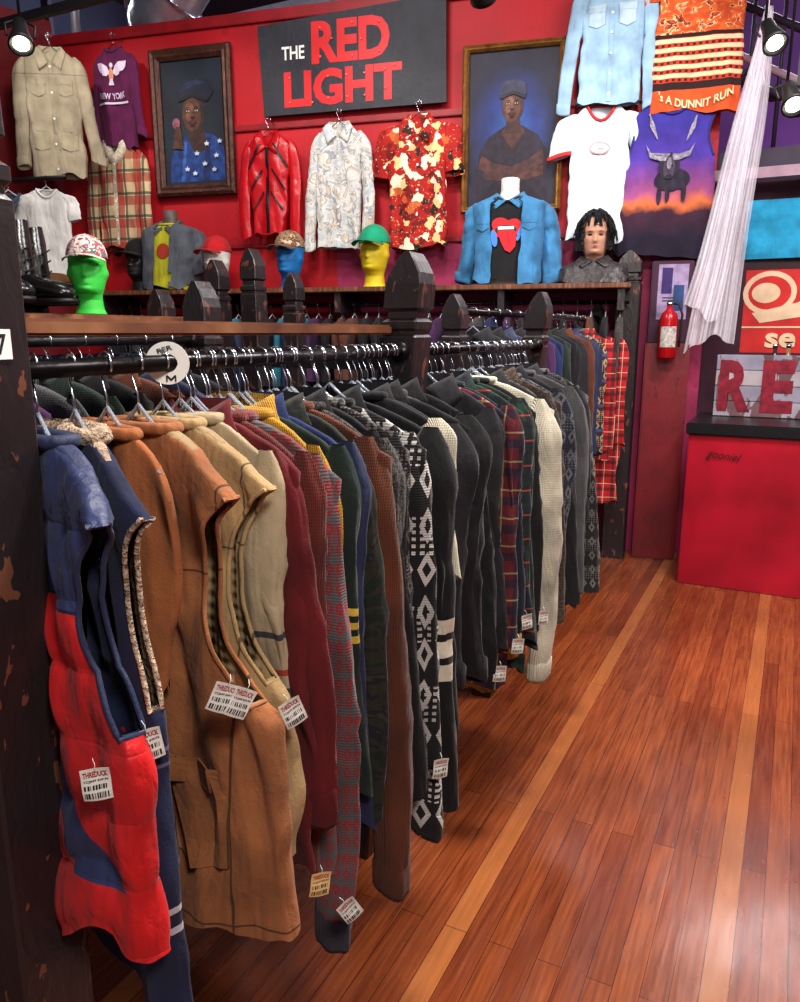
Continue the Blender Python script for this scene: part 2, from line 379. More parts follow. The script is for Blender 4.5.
v,f=box(-7,3,-2.5,10,-.1,0); struct(mesh('floor',v,f,FLOOR,smooth=False))
wb=NB('painted_red_wall',.6); zc=wb.sep(2); xc=wb.sep(0)
low=wb.math('MULTIPLY',wb.math('LESS_THAN',zc,2.02),wb.math('GREATER_THAN',xc,-.45))
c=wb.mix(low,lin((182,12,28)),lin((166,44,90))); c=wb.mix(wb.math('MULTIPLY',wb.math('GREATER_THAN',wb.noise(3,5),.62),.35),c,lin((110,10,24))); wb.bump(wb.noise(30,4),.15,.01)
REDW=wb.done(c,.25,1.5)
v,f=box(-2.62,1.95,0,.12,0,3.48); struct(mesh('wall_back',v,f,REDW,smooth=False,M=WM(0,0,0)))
TR=plain((140,12,24),.5)
for i,(z0,z1,dd,u0,u1) in enumerate([(2.77,2.81,.025,-2.6,1.95),(2.005,2.035,.02,-2.6,1.95),(3.43,3.5,.03,-2.62,1.95)]):
    v,f=box(u0,u1,-dd,0,z0,z1,.004); struct(mesh('trim_%d'%(i+1),v,f,TR,smooth=False,M=WM(0,0,0)))
cor=P0+D*(-2.60)
wl=Vector((-.173,-.985,0)).normalized(); a=math.atan2(wl.y,wl.x)
WLM=Matrix.Translation(cor)@Matrix.Rotation(a,4,'Z')
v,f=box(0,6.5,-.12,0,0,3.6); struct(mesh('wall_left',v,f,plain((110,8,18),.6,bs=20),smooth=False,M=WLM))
v,f=box(.05,3.2,0,.03,1.8,2.36); struct(mesh('trim_4',v,f,plain((150,104,58),.7,var=.3),smooth=False,M=WLM))
BG=plain((80,86,112),.8,var=.4,vs=.8)
v,f=box(-8,3,9.6,9.7,0,5.4); struct(mesh('wall_far',v,f,plain((84,50,104),.8,var=.5,vs=.8),smooth=False))
v,f=box(-8,-7.9,-2.5,9.7,0,5.4); struct(mesh('wall_outer',v,f,BG,smooth=False))
v,f=box(3,3.1,-2.5,9.7,0,5.4); struct(mesh('wall_right',v,f,plain((120,40,48),.8),smooth=False))
v,f=box(-8,3.1,-2.5,9.7,5.4,5.5); struct(mesh('ceiling',v,f,plain((70,62,70),.8),smooth=False))
v,f=box(-.62,3,5.38,5.5,0,2.38); struct(mesh('wall_divider',v,f,plain((58,22,40),.7),smooth=False))
# ---------------------------------------------------------------- racks
def post(T,x,y,tip,s=.05,mat=BLACKWOOD,rot=0,lean=0):
    pr=[(0,1,1),(tip*.5,1,1),(tip-.19,1,1),(tip-.184,.9,.9),(tip-.176,.9,.9),(tip-.17,1,1),(tip-.155,1,1),(tip-.147,.8,.8),(tip-.132,.78,.78),(tip-.124,1.0,.95),(tip-.07,1.0,.92),(tip-.045,.84,.88),(tip-.02,.52,.84),(tip,.16,.8)]
    rings=[]
    for z,kx,ky in pr:
        hx,hy=s*kx,s*ky; b=s*.08*min(kx*2,1); q=[(hx,-hy+b),(hx,hy-b),(hx-b,hy),(-hx+b,hy),(-hx,hy-b),(-hx,-hy+b),(-hx+b,-hy),(hx-b,-hy)]
        rings.append([(px-lean*(1-z/tip),py,z) for px,py in q])
    v,f=loft(rings,True,True); return mesh('post',v,f,mat,T,smooth=False,M=Matrix.Translation((x,y,0))@Matrix.Rotation(rot,4,'Z'))
def rail(T,a,b,r=.013,name='rail'):
    v,f=tube([a,Vector(a).lerp(Vector(b),.5),b],r,14); mesh(name,v,f,RAILM,T)
    for p,q in((a,b),(b,a)):
        p=Vector(p);dd=(Vector(q)-p).normalized(); v,f=tube([p,p+dd*.012],r*2,14); mesh('rail_flange',v,f,RAILM,T)
def board(T,x0,x1,y0,y1,z0,z1,mat): v,f=box(x0,x1,y0,y1,z0,z1,.004); mesh('shelf_board',v,f,mat,T,smooth=False)
sb=NB('worn_shelf_wood',.5); SHELFW=sb.done(sb.ramp(sb.noise(4,6,sb.vec((30,2,2))),[(.3,(70,38,28)),(.55,(120,74,50)),(.75,(160,110,76))]),.2)
RX=-.82;RZ=1.377
R=thing('clothes_rack','long black wooden post rack with pipe rails and plank top','clothes rack')
post(R,RX-.005,.553,1.75,.05); post(R,RX+.01,1.665,1.60,.046,lean=.16); post(R,RX,2.72,1.56,.04,lean=.18)
post(R,-.95,4.945,1.9,.07,rot=.1); post(R,-1.15,2.72,1.56,.04)
rail(R,(RX,.603,RZ),(RX,1.62,RZ),.012); rail(R,(RX,1.71,RZ),(RX,2.68,RZ),.012); rail(R,(-1.15,2.76,1.5),(-1.15,4.99,1.5))
rail(R,(-1.5,.3,1.40),(-1.5,1.68,1.40),.011)
post(R,-1.15,5.03,1.6,.04); post(R,-1.5,1.73,1.56,.04)
board(R,-1.14,-.84,.60,1.615,1.416,1.438,SHELFW)
v,f=box(-1.5,-.86,1.70,1.74,1.33,1.38); mesh('cross_bar',v,f,BLACKWOOD,R,smooth=False)
v,f=box(-.9,-.745,.15,.5,.0,.38); mesh('side_panel',v,f,plain((130,14,20),.5),R,smooth=False,label='dark red painted lower panel')
T=thing('number_sign','small white card reading 7 on the black post','sign',RM(-.767,.5545,1.408,90))
v,f=box(-.018,.018,-.001,.001,-.016,.016); mesh('card',v,f,WHITE,T,smooth=False); decals('numeral',T,[(('7',.0,.012,-.011,.011),INK)],flat,.0015)
T=thing('size_divider','white round size divider marked M on the rail','size divider',RM(RX,.865,RZ,40))
ring=[]
for y,rs in((-.0015,(.0135,.031)),(.0015,(.031,.0135))):
    for r in rs: ring.append([(r*math.cos(2*pi*i/32),y,r*math.sin(2*pi*i/32)) for i in range(32)])
v,f=loft(ring+[ring[0]]); mesh('disc',v,f,WHITE,T,smooth=False)
Mp=[(-.009,-.030),(-.009,-.018),(-.006,-.018),(0,-.024),(.006,-.018),(.009,-.018),(.009,-.030),(.0065,-.030),(.0065,-.022),(0,-.0285),(-.0065,-.022),(-.0065,-.030)]
decals('size_letter',T,[([(x*.8+.004,z*.8-.003) for x,z in Mp],INK)],flat,.0035); decals('lettering',T,[(('PER',-.014,.008,.0165,.0235,.01,.3),INK)],flat,.0035)
# ---- garments on the main rack
NAVY=cloth((34,42,76),.3,.45,350,.6); TAN=cloth((160,98,58),.3,.7,420,.9,[(2,-.27),(0,.19),(0,-.19),(2,-.775)]); KHAKI=cloth((180,148,102),.3,.7,350,.9,[(2,-.25),(0,.17)])
qb=NB('puffer_red',.5,sheen=.05); qb.wrinkle(.9); qb.bump(qb.math('POWER',qb.math('ABSOLUTE',qb.math('SINE',qb.math('MULTIPLY',qb.sep(2),pi/.085))),.5),.35,.007)
az=qb.math('ADD',qb.sep(2),qb.math('MULTIPLY',qb.math('ABSOLUTE',qb.sep(0)),.12)); yk=qb.math('GREATER_THAN',az,-.25)
dg=qb.math('ADD',qb.sep(2),qb.sep(0)); bd_=qb.math('MULTIPLY',qb.both(dg,-.475,-.395),qb.both(qb.sep(2),-.60,-.40))
c=qb.mix(qb.math('MAXIMUM',yk,bd_),lin((200,24,28)),lin((44,52,94))); ln=qb.both(az,-.254,-.25); c=qb.mix(ln,c,lin((20,24,44))); PUFF=qb.done(c,.25)
qb=NB('quilted_lining',.8); qb.bump(qb.math('MULTIPLY',qb.math('SINE',qb.math('MULTIPLY',qb.math('ADD',qb.sep(2),qb.sep(0)),180)),qb.math('SINE',qb.math('MULTIPLY',qb.math('SUBTRACT',qb.sep(2),qb.sep(0)),180))),.5,.004); QUILT=qb.done(lin((150,126,92)),.2)
NAVYK=bands((24,30,62),[(-.66,-.65,(200,200,210)),(-.69,-.68,(200,200,210)),(-.45,-.445,(90,90,120)),(-.47,-.465,(90,90,120))])
FLEECE=plain((200,172,146),.95,var=.4,vs=60,bs=120,bst=.9,bd=.02)
MUST=knit((205,150,40)); BROWN=knit((104,50,26)); DGREEN=knit((22,40,32)); CREAM=knit((232,222,198)); BLK=cloth((19,17,21)); CHAR=cloth((34,32,38),.35)
MAROON=cloth((100,17,24),.3); SPECK=diamonds((92,86,88),(156,34,38),40,.3); FAIR=diamonds((22,20,22),(200,195,190),15,.3); FAIR2=diamonds((30,27,30),(104,100,96),26,.25); FAIR3=diamonds((60,30,34),(170,150,120),18,.28,c3=(60,80,110))
TWEED=knit((46,42,42),(88,82,78),160); CAMO=blotch([(0,(22,30,26)),(.45,(40,38,28)),(.55,(24,24,32)),(.62,(50,46,34))],14)
BURG=plaid((90,22,34),[(0,16,0,.3,(26,24,44),.8),(2,14,.2,.3,(26,24,44),.8),(0,16,.6,.06,(170,150,100),.6),(2,14,.7,.06,(170,150,100),.6)])
GREENP=plaid((28,50,42),[(0,18,0,.3,(20,22,30),.8),(2,16,.2,.3,(20,22,30),.8),(2,16,.7,.06,(190,60,50),.7)])
REDPL=plaid((180,26,36),[(0,14,0,.25,(40,20,26),.7),(2,12,.2,.25,(40,20,26),.7),(0,14,.6,.06,(230,200,160),.6),(2,12,.7,.06,(230,200,160),.6)])
GSTR=bands((20,34,30),[(-.40,-.387,(214,180,60)),(-.425,-.412,(214,180,60)),(-.45,-.437,(214,180,60))])
BSTR=bands((16,15,18),[(-.62,-.585,(232,222,200)),(-.57,-.535,(232,222,200)),(-.52,-.49,(232,222,200))])
CSTR=bands((180,160,128),[(-.5,-.48,(60,60,70)),(-.46,-.45,(170,60,50)),(-.54,-.53,(60,60,70)),(-.4,-.39,(60,60,70))])
BLUES=cloth((28,40,88),.3); ORBR=cloth((160,92,50),.25); TEAL=cloth((40,120,140),.3); GREY=knit((84,82,86)); PURP=cloth((70,34,80),.3); NAVD=knit((22,26,48)); RUST=knit((108,36,28))
spec=[
('vest','red puffer vest with navy yoke','vest',.645,-22,PUFF,dict(W=.21,Wb=.225,L=.60,t=.024,pinch=.06,pz=.27,arm=True,ag=.06,collar='crew',cmat=NAVY,placket=NAVY,buttons=5,bmat=CHROME,trim=NAVY,lining=NAVY,fold=.009,crease=.008,rows=70,N=80,quilt=.28)),
('vest','navy denim vest with fleece lining','vest',.70,-21,NAVYK,dict(W=.205,Wb=.225,L=.73,t=.018,pinch=.05,arm=True,collar='fur',fur=.013,cmat=FLEECE,trim=FLEECE,lining=FLEECE,fold=.013,crease=.007,rows=44,N=60)),
('vest','burnt orange cotton vest','vest',.745,-14,ORBR,dict(W=.14,Wb=.12,L=.36,collar='crew')),
('vest','tan duck canvas work vest','vest',.795,-12,TAN,dict(W=.21,Wb=.262,L=.71,t=.022,pinch=.08,pz=.31,drop=.075,arm=True,ag=.06,collar='crew',trim=TAN,lining=QUILT,cmat=TAN,fold=.013,crease=.010,placket=TAN,pockets=[(.06,.19,-.70,-.54,TAN),(-.2,-.05,-.70,-.54,TAN)],rows=64,N=80,skew=0)),
('vest','beige quilted work vest','vest',.857,-9,KHAKI,dict(W=.215,Wb=.255,L=.63,t=.019,pinch=.075,pz=.30,drop=.075,arm=True,ag=.06,collar='crew',trim=KHAKI,lining=QUILT,placket=KHAKI,fold=.013,crease=.009,rows=56,N=72,skew=0,quilt=.15)),
('sweater','cream striped knit sweater','sweater',.893,-7,CSTR,dict(W=.18,Wb=.17,L=.5,sl=.4,slw=.045)),
('jacket','maroon cloth jacket','jacket',.920,-6,MAROON,dict(W=.205,Wb=.21,L=.72,sl=.58,collar='shirt',cuff=MAROON,slt=.018)),
('sweater','rust red ribbed sweater','sweater',.945,-5,RUST,dict(W=.21,Wb=.215,L=.70,sl=.56,cuff=RUST)),
('cardigan','grey and red patterned knit cardigan','cardigan',.98,-5,SPECK,dict(W=.24,Wb=.25,L=.72,sl=.80,cuff=knit((60,60,76)),slt=.024,slw=.056)),
('sweater','mustard yellow ribbed sweater','sweater',1.006,-4,MUST,dict(W=.185,Wb=.22,L=.72,sl=.66,cuff=MUST)),
('jacket','dark green jacket with yellow sleeve stripes','jacket',1.036,-4,GSTR,dict(W=.225,Wb=.22,L=.66,sl=.6,collar='shirt',cmat=MUST,slt=.024)),
('jacket','navy blue cotton jacket','jacket',1.066,-3,BLUES,dict(W=.22,L=.72,sl=.66,collar='shirt',slmat=NAVY)),
('jacket','dark camouflage print jacket','jacket',1.094,-2,CAMO,dict(W=.205,L=.72,sl=.66,collar='shirt')),
('sweater','rust brown knit sweater','sweater',1.128,-3,BROWN,dict(W=.24,Wb=.23,L=.72,sl=.80,slt=.026,slw=.058,cuff=BROWN)),
('sweater','charcoal tweed knit sweater','sweater',1.165,-2,TWEED,dict(W=.215,L=.70,sl=.6,cuff=TWEED)),
('jacket','black cotton work jacket','jacket',1.19,-2,BLK,dict(W=.215,Wb=.22,L=.72,sl=.66,collar='shirt')),
('cardigan','dark grey patterned cardigan','cardigan',1.216,-2,FAIR2,dict(W=.22,Wb=.22,L=.72,sl=.68)),
('cardigan','black and white jacquard knit cardigan','cardigan',1.252,-4,FAIR,dict(W=.24,Wb=.24,L=.80,sl=.76,slt=.028,slw=.058,cuff=FAIR)),
('jacket','black jacket with cream sleeve bands','jacket',1.325,-6,BSTR,dict(W=.275,L=.76,sl=.76,slt=.034,slw=.066,collar='shirt')),
('sweater','black and cream knit sweater','sweater',1.37,0,BLK,dict(W=.21,L=.74,sl=.3,slmat=CREAM)),
('jacket','faded black denim jacket','jacket',1.40,2,CHAR,dict(W=.23,L=.6,sl=.54,slt=.03,slw=.062,collar='shirt',cuff=CHAR)),
('jacket','black denim trucker jacket','jacket',1.45,2,BLK,dict(W=.235,L=.62,sl=.56,slt=.03,slw=.06,collar='shirt',cuff=BLK)),
('sweater','dark grey wool sweater','sweater',1.50,1,TWEED,dict(W=.21,L=.66,sl=.6)),
('jacket','black nylon jacket','jacket',1.545,0,BLK,dict(W=.215,L=.66,sl=.6,collar='shirt')),
('jacket','dark charcoal denim jacket','jacket',1.76,2,CHAR,dict(W=.205,L=.68,sl=.6,collar='shirt')),
('shirt','burgundy plaid flannel shirt','shirt',1.79,2,BURG,dict(W=.24,L=.74,sl=.62,collar='shirt',slt=.024)),
('sweater','navy knit sweater with mustard hem','sweater',1.825,0,NAVD,dict(W=.22,L=.80,sl=.66,hem=MUST,cuff=MUST)),
('shirt','green tartan flannel shirt','shirt',1.86,0,GREENP,dict(W=.215,L=.76,sl=.64,collar='shirt')),
('jacket','black cotton jacket','jacket',1.90,2,BLK,dict(W=.215,L=.76,sl=.68,collar='shirt')),
('sweater','dark green knit sweater','sweater',1.945,0,DGREEN,dict(W=.22,L=.74,sl=.66)),
('sweater','black patterned winter sweater','sweater',2.0,2,BLK,dict(W=.215,L=.74,sl=.66)),
('sweater','cream cable knit sweater','sweater',2.06,0,CREAM,dict(W=.25,L=.78,sl=.78,slt=.032,slw=.058,cuff=CREAM)),
('jacket','dark charcoal jacket','jacket',2.125,0,CHAR,dict(W=.22,L=.76,sl=.7,collar='shirt')),
('sweater','black patterned wool sweater','sweater',2.17,0,FAIR2,dict(W=.22,L=.74,sl=.66)),
('jacket','brown tweed jacket','jacket',2.22,0,knit((58,40,34),(90,72,58),160),dict(W=.22,L=.76,sl=.68,collar='shirt')),
('sweater','blue and grey knit sweater','sweater',2.27,0,diamonds((32,36,50),(96,96,102),22,.3),dict(W=.22,L=.78,sl=.68)),
('jacket','black wool jacket','jacket',2.33,0,BLK,dict(W=.22,L=.74,sl=.68,collar='shirt')),
('sweater','grey tweed knit sweater','sweater',2.40,0,GREY,dict(W=.215,L=.74,sl=.66)),
('jacket','dark charcoal wool jacket','jacket',2.47,0,CHAR,dict(W=.22,L=.76,sl=.68,collar='shirt')),
('sweater','dark patterned knit sweater','sweater',2.54,0,FAIR2,dict(W=.22,L=.74,sl=.66)),
]
G={}
for i,(nm,lb,ct,y,rot,mt,kw) in enumerate(spec):
    rr_=random.Random(i+3); M=RM(RX+rr_.uniform(-.014,.014),y,RZ,rot+rr_.uniform(-3,3)*(i>4),rr_.uniform(-2.5,2.5))
    kw.setdefault('t',.011); kw.setdefault('slt',.018); kw.setdefault('drop',.075); kw.setdefault('rows',36); kw.setdefault('N',52); kw.setdefault('fold',.012); kw.setdefault('crease',.009); kw.setdefault('skew',rr_.uniform(-.2,.2)); kw.setdefault('slw2',.036); kw.setdefault('slw',.05)
    T,fy=garment(nm,lb+' hanging on the pipe rail',ct,M,mt,seed=i,group='garments on the main rack',**kw); G[lb]=T
    hanger(M,0)
for i in range(28):
    y=.90+.66*i/15 if i<16 else 1.78+.78*(i-16)/11
    hanger(RM(RX,y+.011,RZ,-5*(y<1.2)+random.Random(i).uniform(-5,5)),0)
def tg(k,x,y,z,rz=45,tilt=8,m=None):
    T=[v for q,v in G.items() if k in q][0]; tag(T,RM(x,y,z,rz,tilt),m)
tg('puffer',-.655,.538,.925,35,-3); tg('navy denim',-.625,.59,.955,50,-8); tg('navy denim',-.645,.573,.91,45,15); tg('navy denim',-.635,.575,.845,50,10)
tg('tan duck',-.598,.69,.975,45,25); tg('tan duck',-.583,.705,.965,60,32); tg('beige quilted',-.56,.785,.92,55,-20); tg('grey and red',-.545,.90,.53,50,-30); tg('maroon',-.57,.855,.60,50,8,plain((220,180,120),.7,var=0))
tg('jacquard',-.53,1.215,.61,50,5); tg('navy knit',-.55,1.73,.66,40,5); tg('green tartan',-.55,1.8,.70,50,-5); tg('nylon',-.55,1.6,.64,40,5); tg('winter',-.55,1.95,.66,50,5)
# ---- back rows
pal=[BLK,NAVY,TEAL,MAROON,CHAR,BLUES,GREY,PURP,DGREEN,TWEED,BROWN,MUST]
names={0:'black',1:'navy',2:'teal',3:'maroon',4:'charcoal',5:'blue',6:'grey',7:'purple',8:'dark green',9:'tweed',10:'brown',11:'mustard'}
for i in range(13):
    k=[2,5,2,0,3,4,7,6,8,0,10,1,4][i]; M=RM(-1.5,.45+.095*i,1.40,random.Random(i).uniform(-6,6))
    garment('jacket' if i%2 else 'shirt',names[k]+' garment on the rear pipe rail','jacket' if i%2 else 'shirt',M,pal[k],seed=100+i,L=.7,sl=.6,collar='shirt',group='garments on the rear rail',rows=12,N=24); hanger(M,(0,2,1)[i%3])
for i in range(14):
    k=[4,0,1,0,7,5,8,0,4,10,1,7,3,3][i]; y=2.9+.135*i
    M=RM(-1.15,y,1.5,0)
    mt=REDPL if i>=12 else (FAIR3 if i==11 else pal[k])
    garment('shirt',('red plaid flannel shirt' if i>=12 else names[k]+' garment')+' on the far rail section','shirt',M,mt,seed=130+i,W=.18 if i<12 else (.215,.25)[i-12],L=.8 if i<12 else (.72,1.0)[i-12],sl=.62,slw=.045,collar='shirt',group='garments on the far rail',rows=20,N=28,fold=.014); hanger(M,(0,2)[i%2])
R2=thing('clothes_rack','black wooden rack with shelf holding boots','clothes rack')
for y,tp in((1.2,1.6),(2.41,1.59),(2.76,1.73)): post(R2,-2.3,y,tp,.042)
post(R2,-2.12,2.78,1.77,.042); post(R2,-2.2,3.2,1.70,.04)
rail(R2,(-2.3,1.25,1.40),(-2.3,2.36,1.40)); board(R2,-2.5,-2.1,1.25,2.36,1.45,1.48,SHELFW); rail(R2,(-2.3,2.46,1.40),(-2.3,2.71,1.40))
for i in range(12):
    k=[0,4,1,3,0,6,5,0,4,7,2,8][i]; M=RM(-2.3,1.33+.088*i,1.40)
    garment('shirt',names[k]+' garment on the rack under the boot shelf','shirt',M,pal[k],seed=160+i,L=.7,sl=.6,collar='shirt',group='garments under the boot shelf',rows=10,N=20); hanger(M,(0,2)[i%2])
S=thing('wall_shelf','long dark wooden wall shelf with a garment rail beneath','shelf',WM(0,0,0))
for u0,u1 in((-2.1,.08),(.10,1.5)):
    v,f=box(u0,u1,-.45,-.001,1.675,1.705,.004); mesh('shelf_board',v,f,SHELFW,S,smooth=False)
for u in(-2.05,-1.2,-.3,.1,.75,1.45):
    v,f=box(u-.02,u+.02,-.42,-.001,1.55,1.675); mesh('bracket',v,f,BLACKWOOD,S,smooth=False)
v,f=tube([(-2.1,-.28,1.6),(0,-.28,1.6),(1.5,-.28,1.6)],.012,12); mesh('rail',v,f,RAILM,S)
for i in range(42):
    u=-2.0+3.45*i/41; k=random.Random(i+9).choice([0,0,1,3,4,4,5,9,10,0,7,2]); M=WM(u,1.6,.28,pi/2+random.Random(i).uniform(-.15,.15))
    garment('shirt',names[k]+' garment under the wall shelf','shirt',M,pal[k],seed=190+i,L=.75,sl=.55,W=.2,collar=None,group='garments under the wall shelf',rows=8,N=16); hanger(M,2,label='white plastic clothes hanger with a chrome hook')
# ---------------------------------------------------------------- wall garments
GW='garments hung on the red wall'
def wg(nm,lb,ct,u,zt_,zb,mt,**kw):
    tilt=kw.pop('tilt',0); rot=kw.pop('rot',0); M=kw.pop('M',None) or WM(u,zt_,.12,rot,tilt); kw.setdefault('t',.03); kw.setdefault('slt',.026); kw.setdefault('rows',40); kw.setdefault('N',52); kw.setdefault('fold',.008); kw.setdefault('crease',.007); kw.setdefault('drop',.07); kw.setdefault('sx',-.012); kw.setdefault('oexp',.55)
    r=garment(nm,lb,ct,M,mt,L=zt_-.085-zb,group=GW,seed=int(u*100)+500,**kw)
    hanger(M,1,'hangers on the wall','black clothes hanger hooked on the wall')
    v,f=tube([(0,.115,0),(0,-.01,0),(0,-.014,.01)],.004,6)
    p=thing('wall_hook','small metal wall hook holding a hanger','hook',M); mesh('peg',v,f,CHROME,p); return r
PUR=cloth((92,20,70),.25)
T,fy=wg('sweatshirt','purple sweatshirt with eagle print and white lettering','sweatshirt',-2.02,3.42,2.70,PUR,W=.13,Wb=.14,sl=.54,out=.06,dip=.03,cmat=PUR,cuff=PUR,hem=PUR,slw=.042,slw2=.034,neck=.06)
LV=plain((214,200,222),.8,var=.1); OR=plain((214,140,110),.8,var=.1)
wing=[(.01,-.25),(.03,-.21),(.07,-.185),(.115,-.18),(.10,-.205),(.108,-.215),(.088,-.228),(.092,-.242),(.068,-.25),(.065,-.265),(.035,-.272)]
decals('eagle_print',T,[(wing,LV),([(-x,z) for x,z in wing],LV),(ell(0,-.265,.018,.045),OR),(ell(.004,-.205,.013,.016),LV),([(-.02,-.33),(.02,-.33),(.01,-.29),(-.01,-.29)],LV)],fy,.012,cuts=3)
decals('lettering',T,[(('NEW YORK',-.1,.1,-.42,-.38,0.02,0,.8),LV)],fy,.014)
decals('stripe_print',T,[(rect(-.12,.12,-.45,-.437),LV)],fy,.012,cuts=3)
TANJ=cloth((172,160,134),.25,.55,350,.9,[(2,-.24)])
T,fy=wg('jacket','light tan work jacket on the dark red wall','jacket',-2.9,3.30,2.42,TANJ,M=Matrix.Translation((-4.60,3.95,3.33))@Matrix.Rotation(math.radians(36),4,'Z'),W=.165,Wb=.175,t=.035,sl=.66,collar='shirt',dip=.08,placket=TANJ,buttons=5,cuff=TANJ,out=.085,slw=.05,slw2=.045,slt=.035,pockets=[(.04,.13,-.38,-.27,TANJ),(-.13,-.04,-.38,-.27,TANJ),(.04,.14,-.72,-.56,TANJ),(-.14,-.04,-.72,-.56,TANJ)])
PLJ=plaid((200,176,136),[(0,7,0,.4,(160,30,30),.75),(2,6.5,.2,.4,(160,30,30),.7),(0,7,.55,.12,(30,60,50),.8),(2,6.5,.75,.12,(30,60,50),.8)])
wg('jacket','plaid wool jacket with sherpa collar','jacket',-2.05,2.80,2.03,PLJ,W=.165,Wb=.175,sl=.62,out=.085,slw=.048,slw2=.044,collar='fur',fur=.036,cmat=plain((225,212,190),.95,var=.3,vs=60,bs=120,bst=.9),placket=plain((205,190,165),.95,var=.3,vs=60,bs=120,bst=.9),buttons=5,dip=.10,cuff=PLJ,t=.035)
RL=plain((178,14,26),.32,var=.2,bs=18,bst=.3,bd=.015)
T,fy=wg('jacket','red leather jacket with black piping','jacket',-.88,2.80,2.08,RL,W=.155,Wb=.115,sl=.62,out=.05,dip=.08,collar='shirt',cmat=RL,placket=BLACK,t=.032,slw=.042,slw2=.036,neck=.06)
for sg in(-1,1):
    for (xa,za,xb,zb,w) in((.04,-.15,.13,-.30,.018),(.03,-.31,.115,-.44,.014),(.02,-.45,.10,-.57,.012)):
        decals('piping',T,[([(sg*xa,za),(sg*(xa+w),za),(sg*(xb+w),zb),(sg*xb,zb)][::int(sg)],BLACK)],fy,.01,cuts=3)
WSH=blotch([(0,(176,184,190)),(.42,(204,202,194)),(.53,(140,152,164)),(.58,(196,176,152)),(.64,(212,210,204))],12)
wg('shirt','pale patterned long sleeved shirt','shirt',-.38,2.82,1.97,WSH,W=.15,Wb=.15,sl=.70,out=.075,collar='shirt',placket=WSH,buttons=7,dip=.06,cuff=WSH,slw=.044,slw2=.038)
FL=floral()
wg('shirt','red hawaiian shirt with cream floral print','shirt',.155,2.83,1.96,FL,W=.18,Wb=.2,sl=.3,slw=.065,slw2=.07,out=.07,collar='shirt',placket=FL,buttons=5,dip=.1)
DEN=cloth((152,188,216),.25,.45)
T,fy=wg('shirt','light blue snap western shirt with pockets','shirt',1.31,3.50,2.74,DEN,W=.17,Wb=.175,sl=.64,out=.095,collar='shirt',placket=DEN,buttons=6,dip=.06,cuff=DEN,slw=.046,slw2=.04,pockets=[(.04,.13,-.36,-.24,cloth((178,204,222))),(-.13,-.04,-.36,-.24,cloth((178,204,222)))])
ob=NB('orange_print',.9); c=ob.ramp(ob.noise(16,3,ob.vec((1,1,1.6)),.8),[(0,(196,74,32)),(.44,(214,96,40)),(.54,(226,190,140)),(.58,(120,30,24)),(.64,(196,74,32))],True)
c2=ob.mix(ob.stripe(2,22,.1,.5),lin((190,50,28)),lin((228,200,156))); c2=ob.mix(ob.math('MULTIPLY',ob.stripe(0,30,0,.5),ob.stripe(2,22,.5,.3)),c2,lin((50,24,24)))
c=ob.mix(ob.both(ob.sep(2),-.80,-.56),c,c2); c=ob.mix(ob.both(ob.sep(2),-.84,-.80),c,lin((40,22,22))); c=ob.mix(ob.both(ob.sep(2),-.57,-.55),c,lin((40,22,22))); c=ob.mix(ob.math('LESS_THAN',ob.sep(2),-.84),c,lin((206,80,34))); ob.wrinkle(.5); ORS=ob.done(c,.2)
T,fy=wg('t_shirt','orange all over print t-shirt with lettering','t-shirt',1.79,3.62,2.66,ORS,W=.22,Wb=.25,sl=.26,slw=.08,slw2=.08,out=.06,dip=.04)
CRM=plain((230,205,160),.8,var=.1); DK=plain((50,20,16),.8,var=.1)
decals('lettering',T,[(("'s A DUNNIT RUN",-.20,.20,-.945,-.90,.02,0,1.4),CRM)],fy,.014)
WT=cloth((208,220,228),.12,.35)
RTR=plain((200,40,40),.8)
T,fy=wg('t_shirt','white ringer t-shirt with red collar trim','t-shirt',1.275,2.82,1.97,WT,W=.165,Wb=.18,sl=.24,slw=.06,slw2=.064,out=.085,dip=.09,neck=.085,cmat=RTR,cuff=RTR,cuffh=.02)
PK=plain((222,140,140),.8,var=.1)
decals('print',T,[(ell(0,-.33,.06,.035),PK),(ell(0,-.33,.052,.027),WT),(rect(-.03,.03,-.334,-.328),PK)],fy,.01,cuts=2)
BUL=NB('sunset_print',.9); z=BUL.sep(2); rr=BUL.ramp(BUL.math('MULTIPLY_ADD',BUL.math('ADD',z,BUL.math('MULTIPLY',BUL.noise(7,4),.15)),-1.2,.1),[(.1,(40,42,136)),(.45,(74,54,156)),(.70,(150,74,120)),(.78,(214,110,60)),(.84,(60,30,50)),(1,(28,20,40))]); BUL.wrinkle(.4); BULL=BUL.done(rr,.2)
T,fy=wg('tank_top','purple sunset tank top with bull print','tank top',1.675,2.80,1.87,BULL,W=.235,Wb=.28,pinch=.035,dip=.06,trim=cloth((50,44,120)),neck=.1)
WB=plain((164,158,176),.8,var=.45,vs=60); DB=plain((44,36,56),.8,var=.4,vs=30); DB2=plain((74,64,86),.8,var=.4,vs=40)
S_=lambda p: sc_(p,1.05,0,-.42)
decals('bull_print',T,[(S_(ell(.02,-.50,.095,.06)),DB),(S_(ell(-.045,-.58,.013,.05)),DB),(S_(ell(.085,-.57,.013,.05)),DB),(S_(ell(-.0,-.575,.012,.045)),DB),(S_(ell(-.0,-.43,.055,.07)),DB),(S_([(-.13,-.31),(-.10,-.355),(-.05,-.37),(.05,-.37),(.10,-.355),(.13,-.31),(.105,-.38),(.05,-.40),(-.05,-.40),(-.105,-.38)]),WB),(S_(ell(0,-.44,.03,.06)),DB2),(S_(ell(0,-.415,.012,.03)),WB),(S_(ell(-.016,-.43,.006,.005)),BLACK),(S_(ell(.016,-.43,.006,.005)),BLACK),(S_(ell(0,-.485,.018,.013)),DB)],fy,.01,cuts=2)
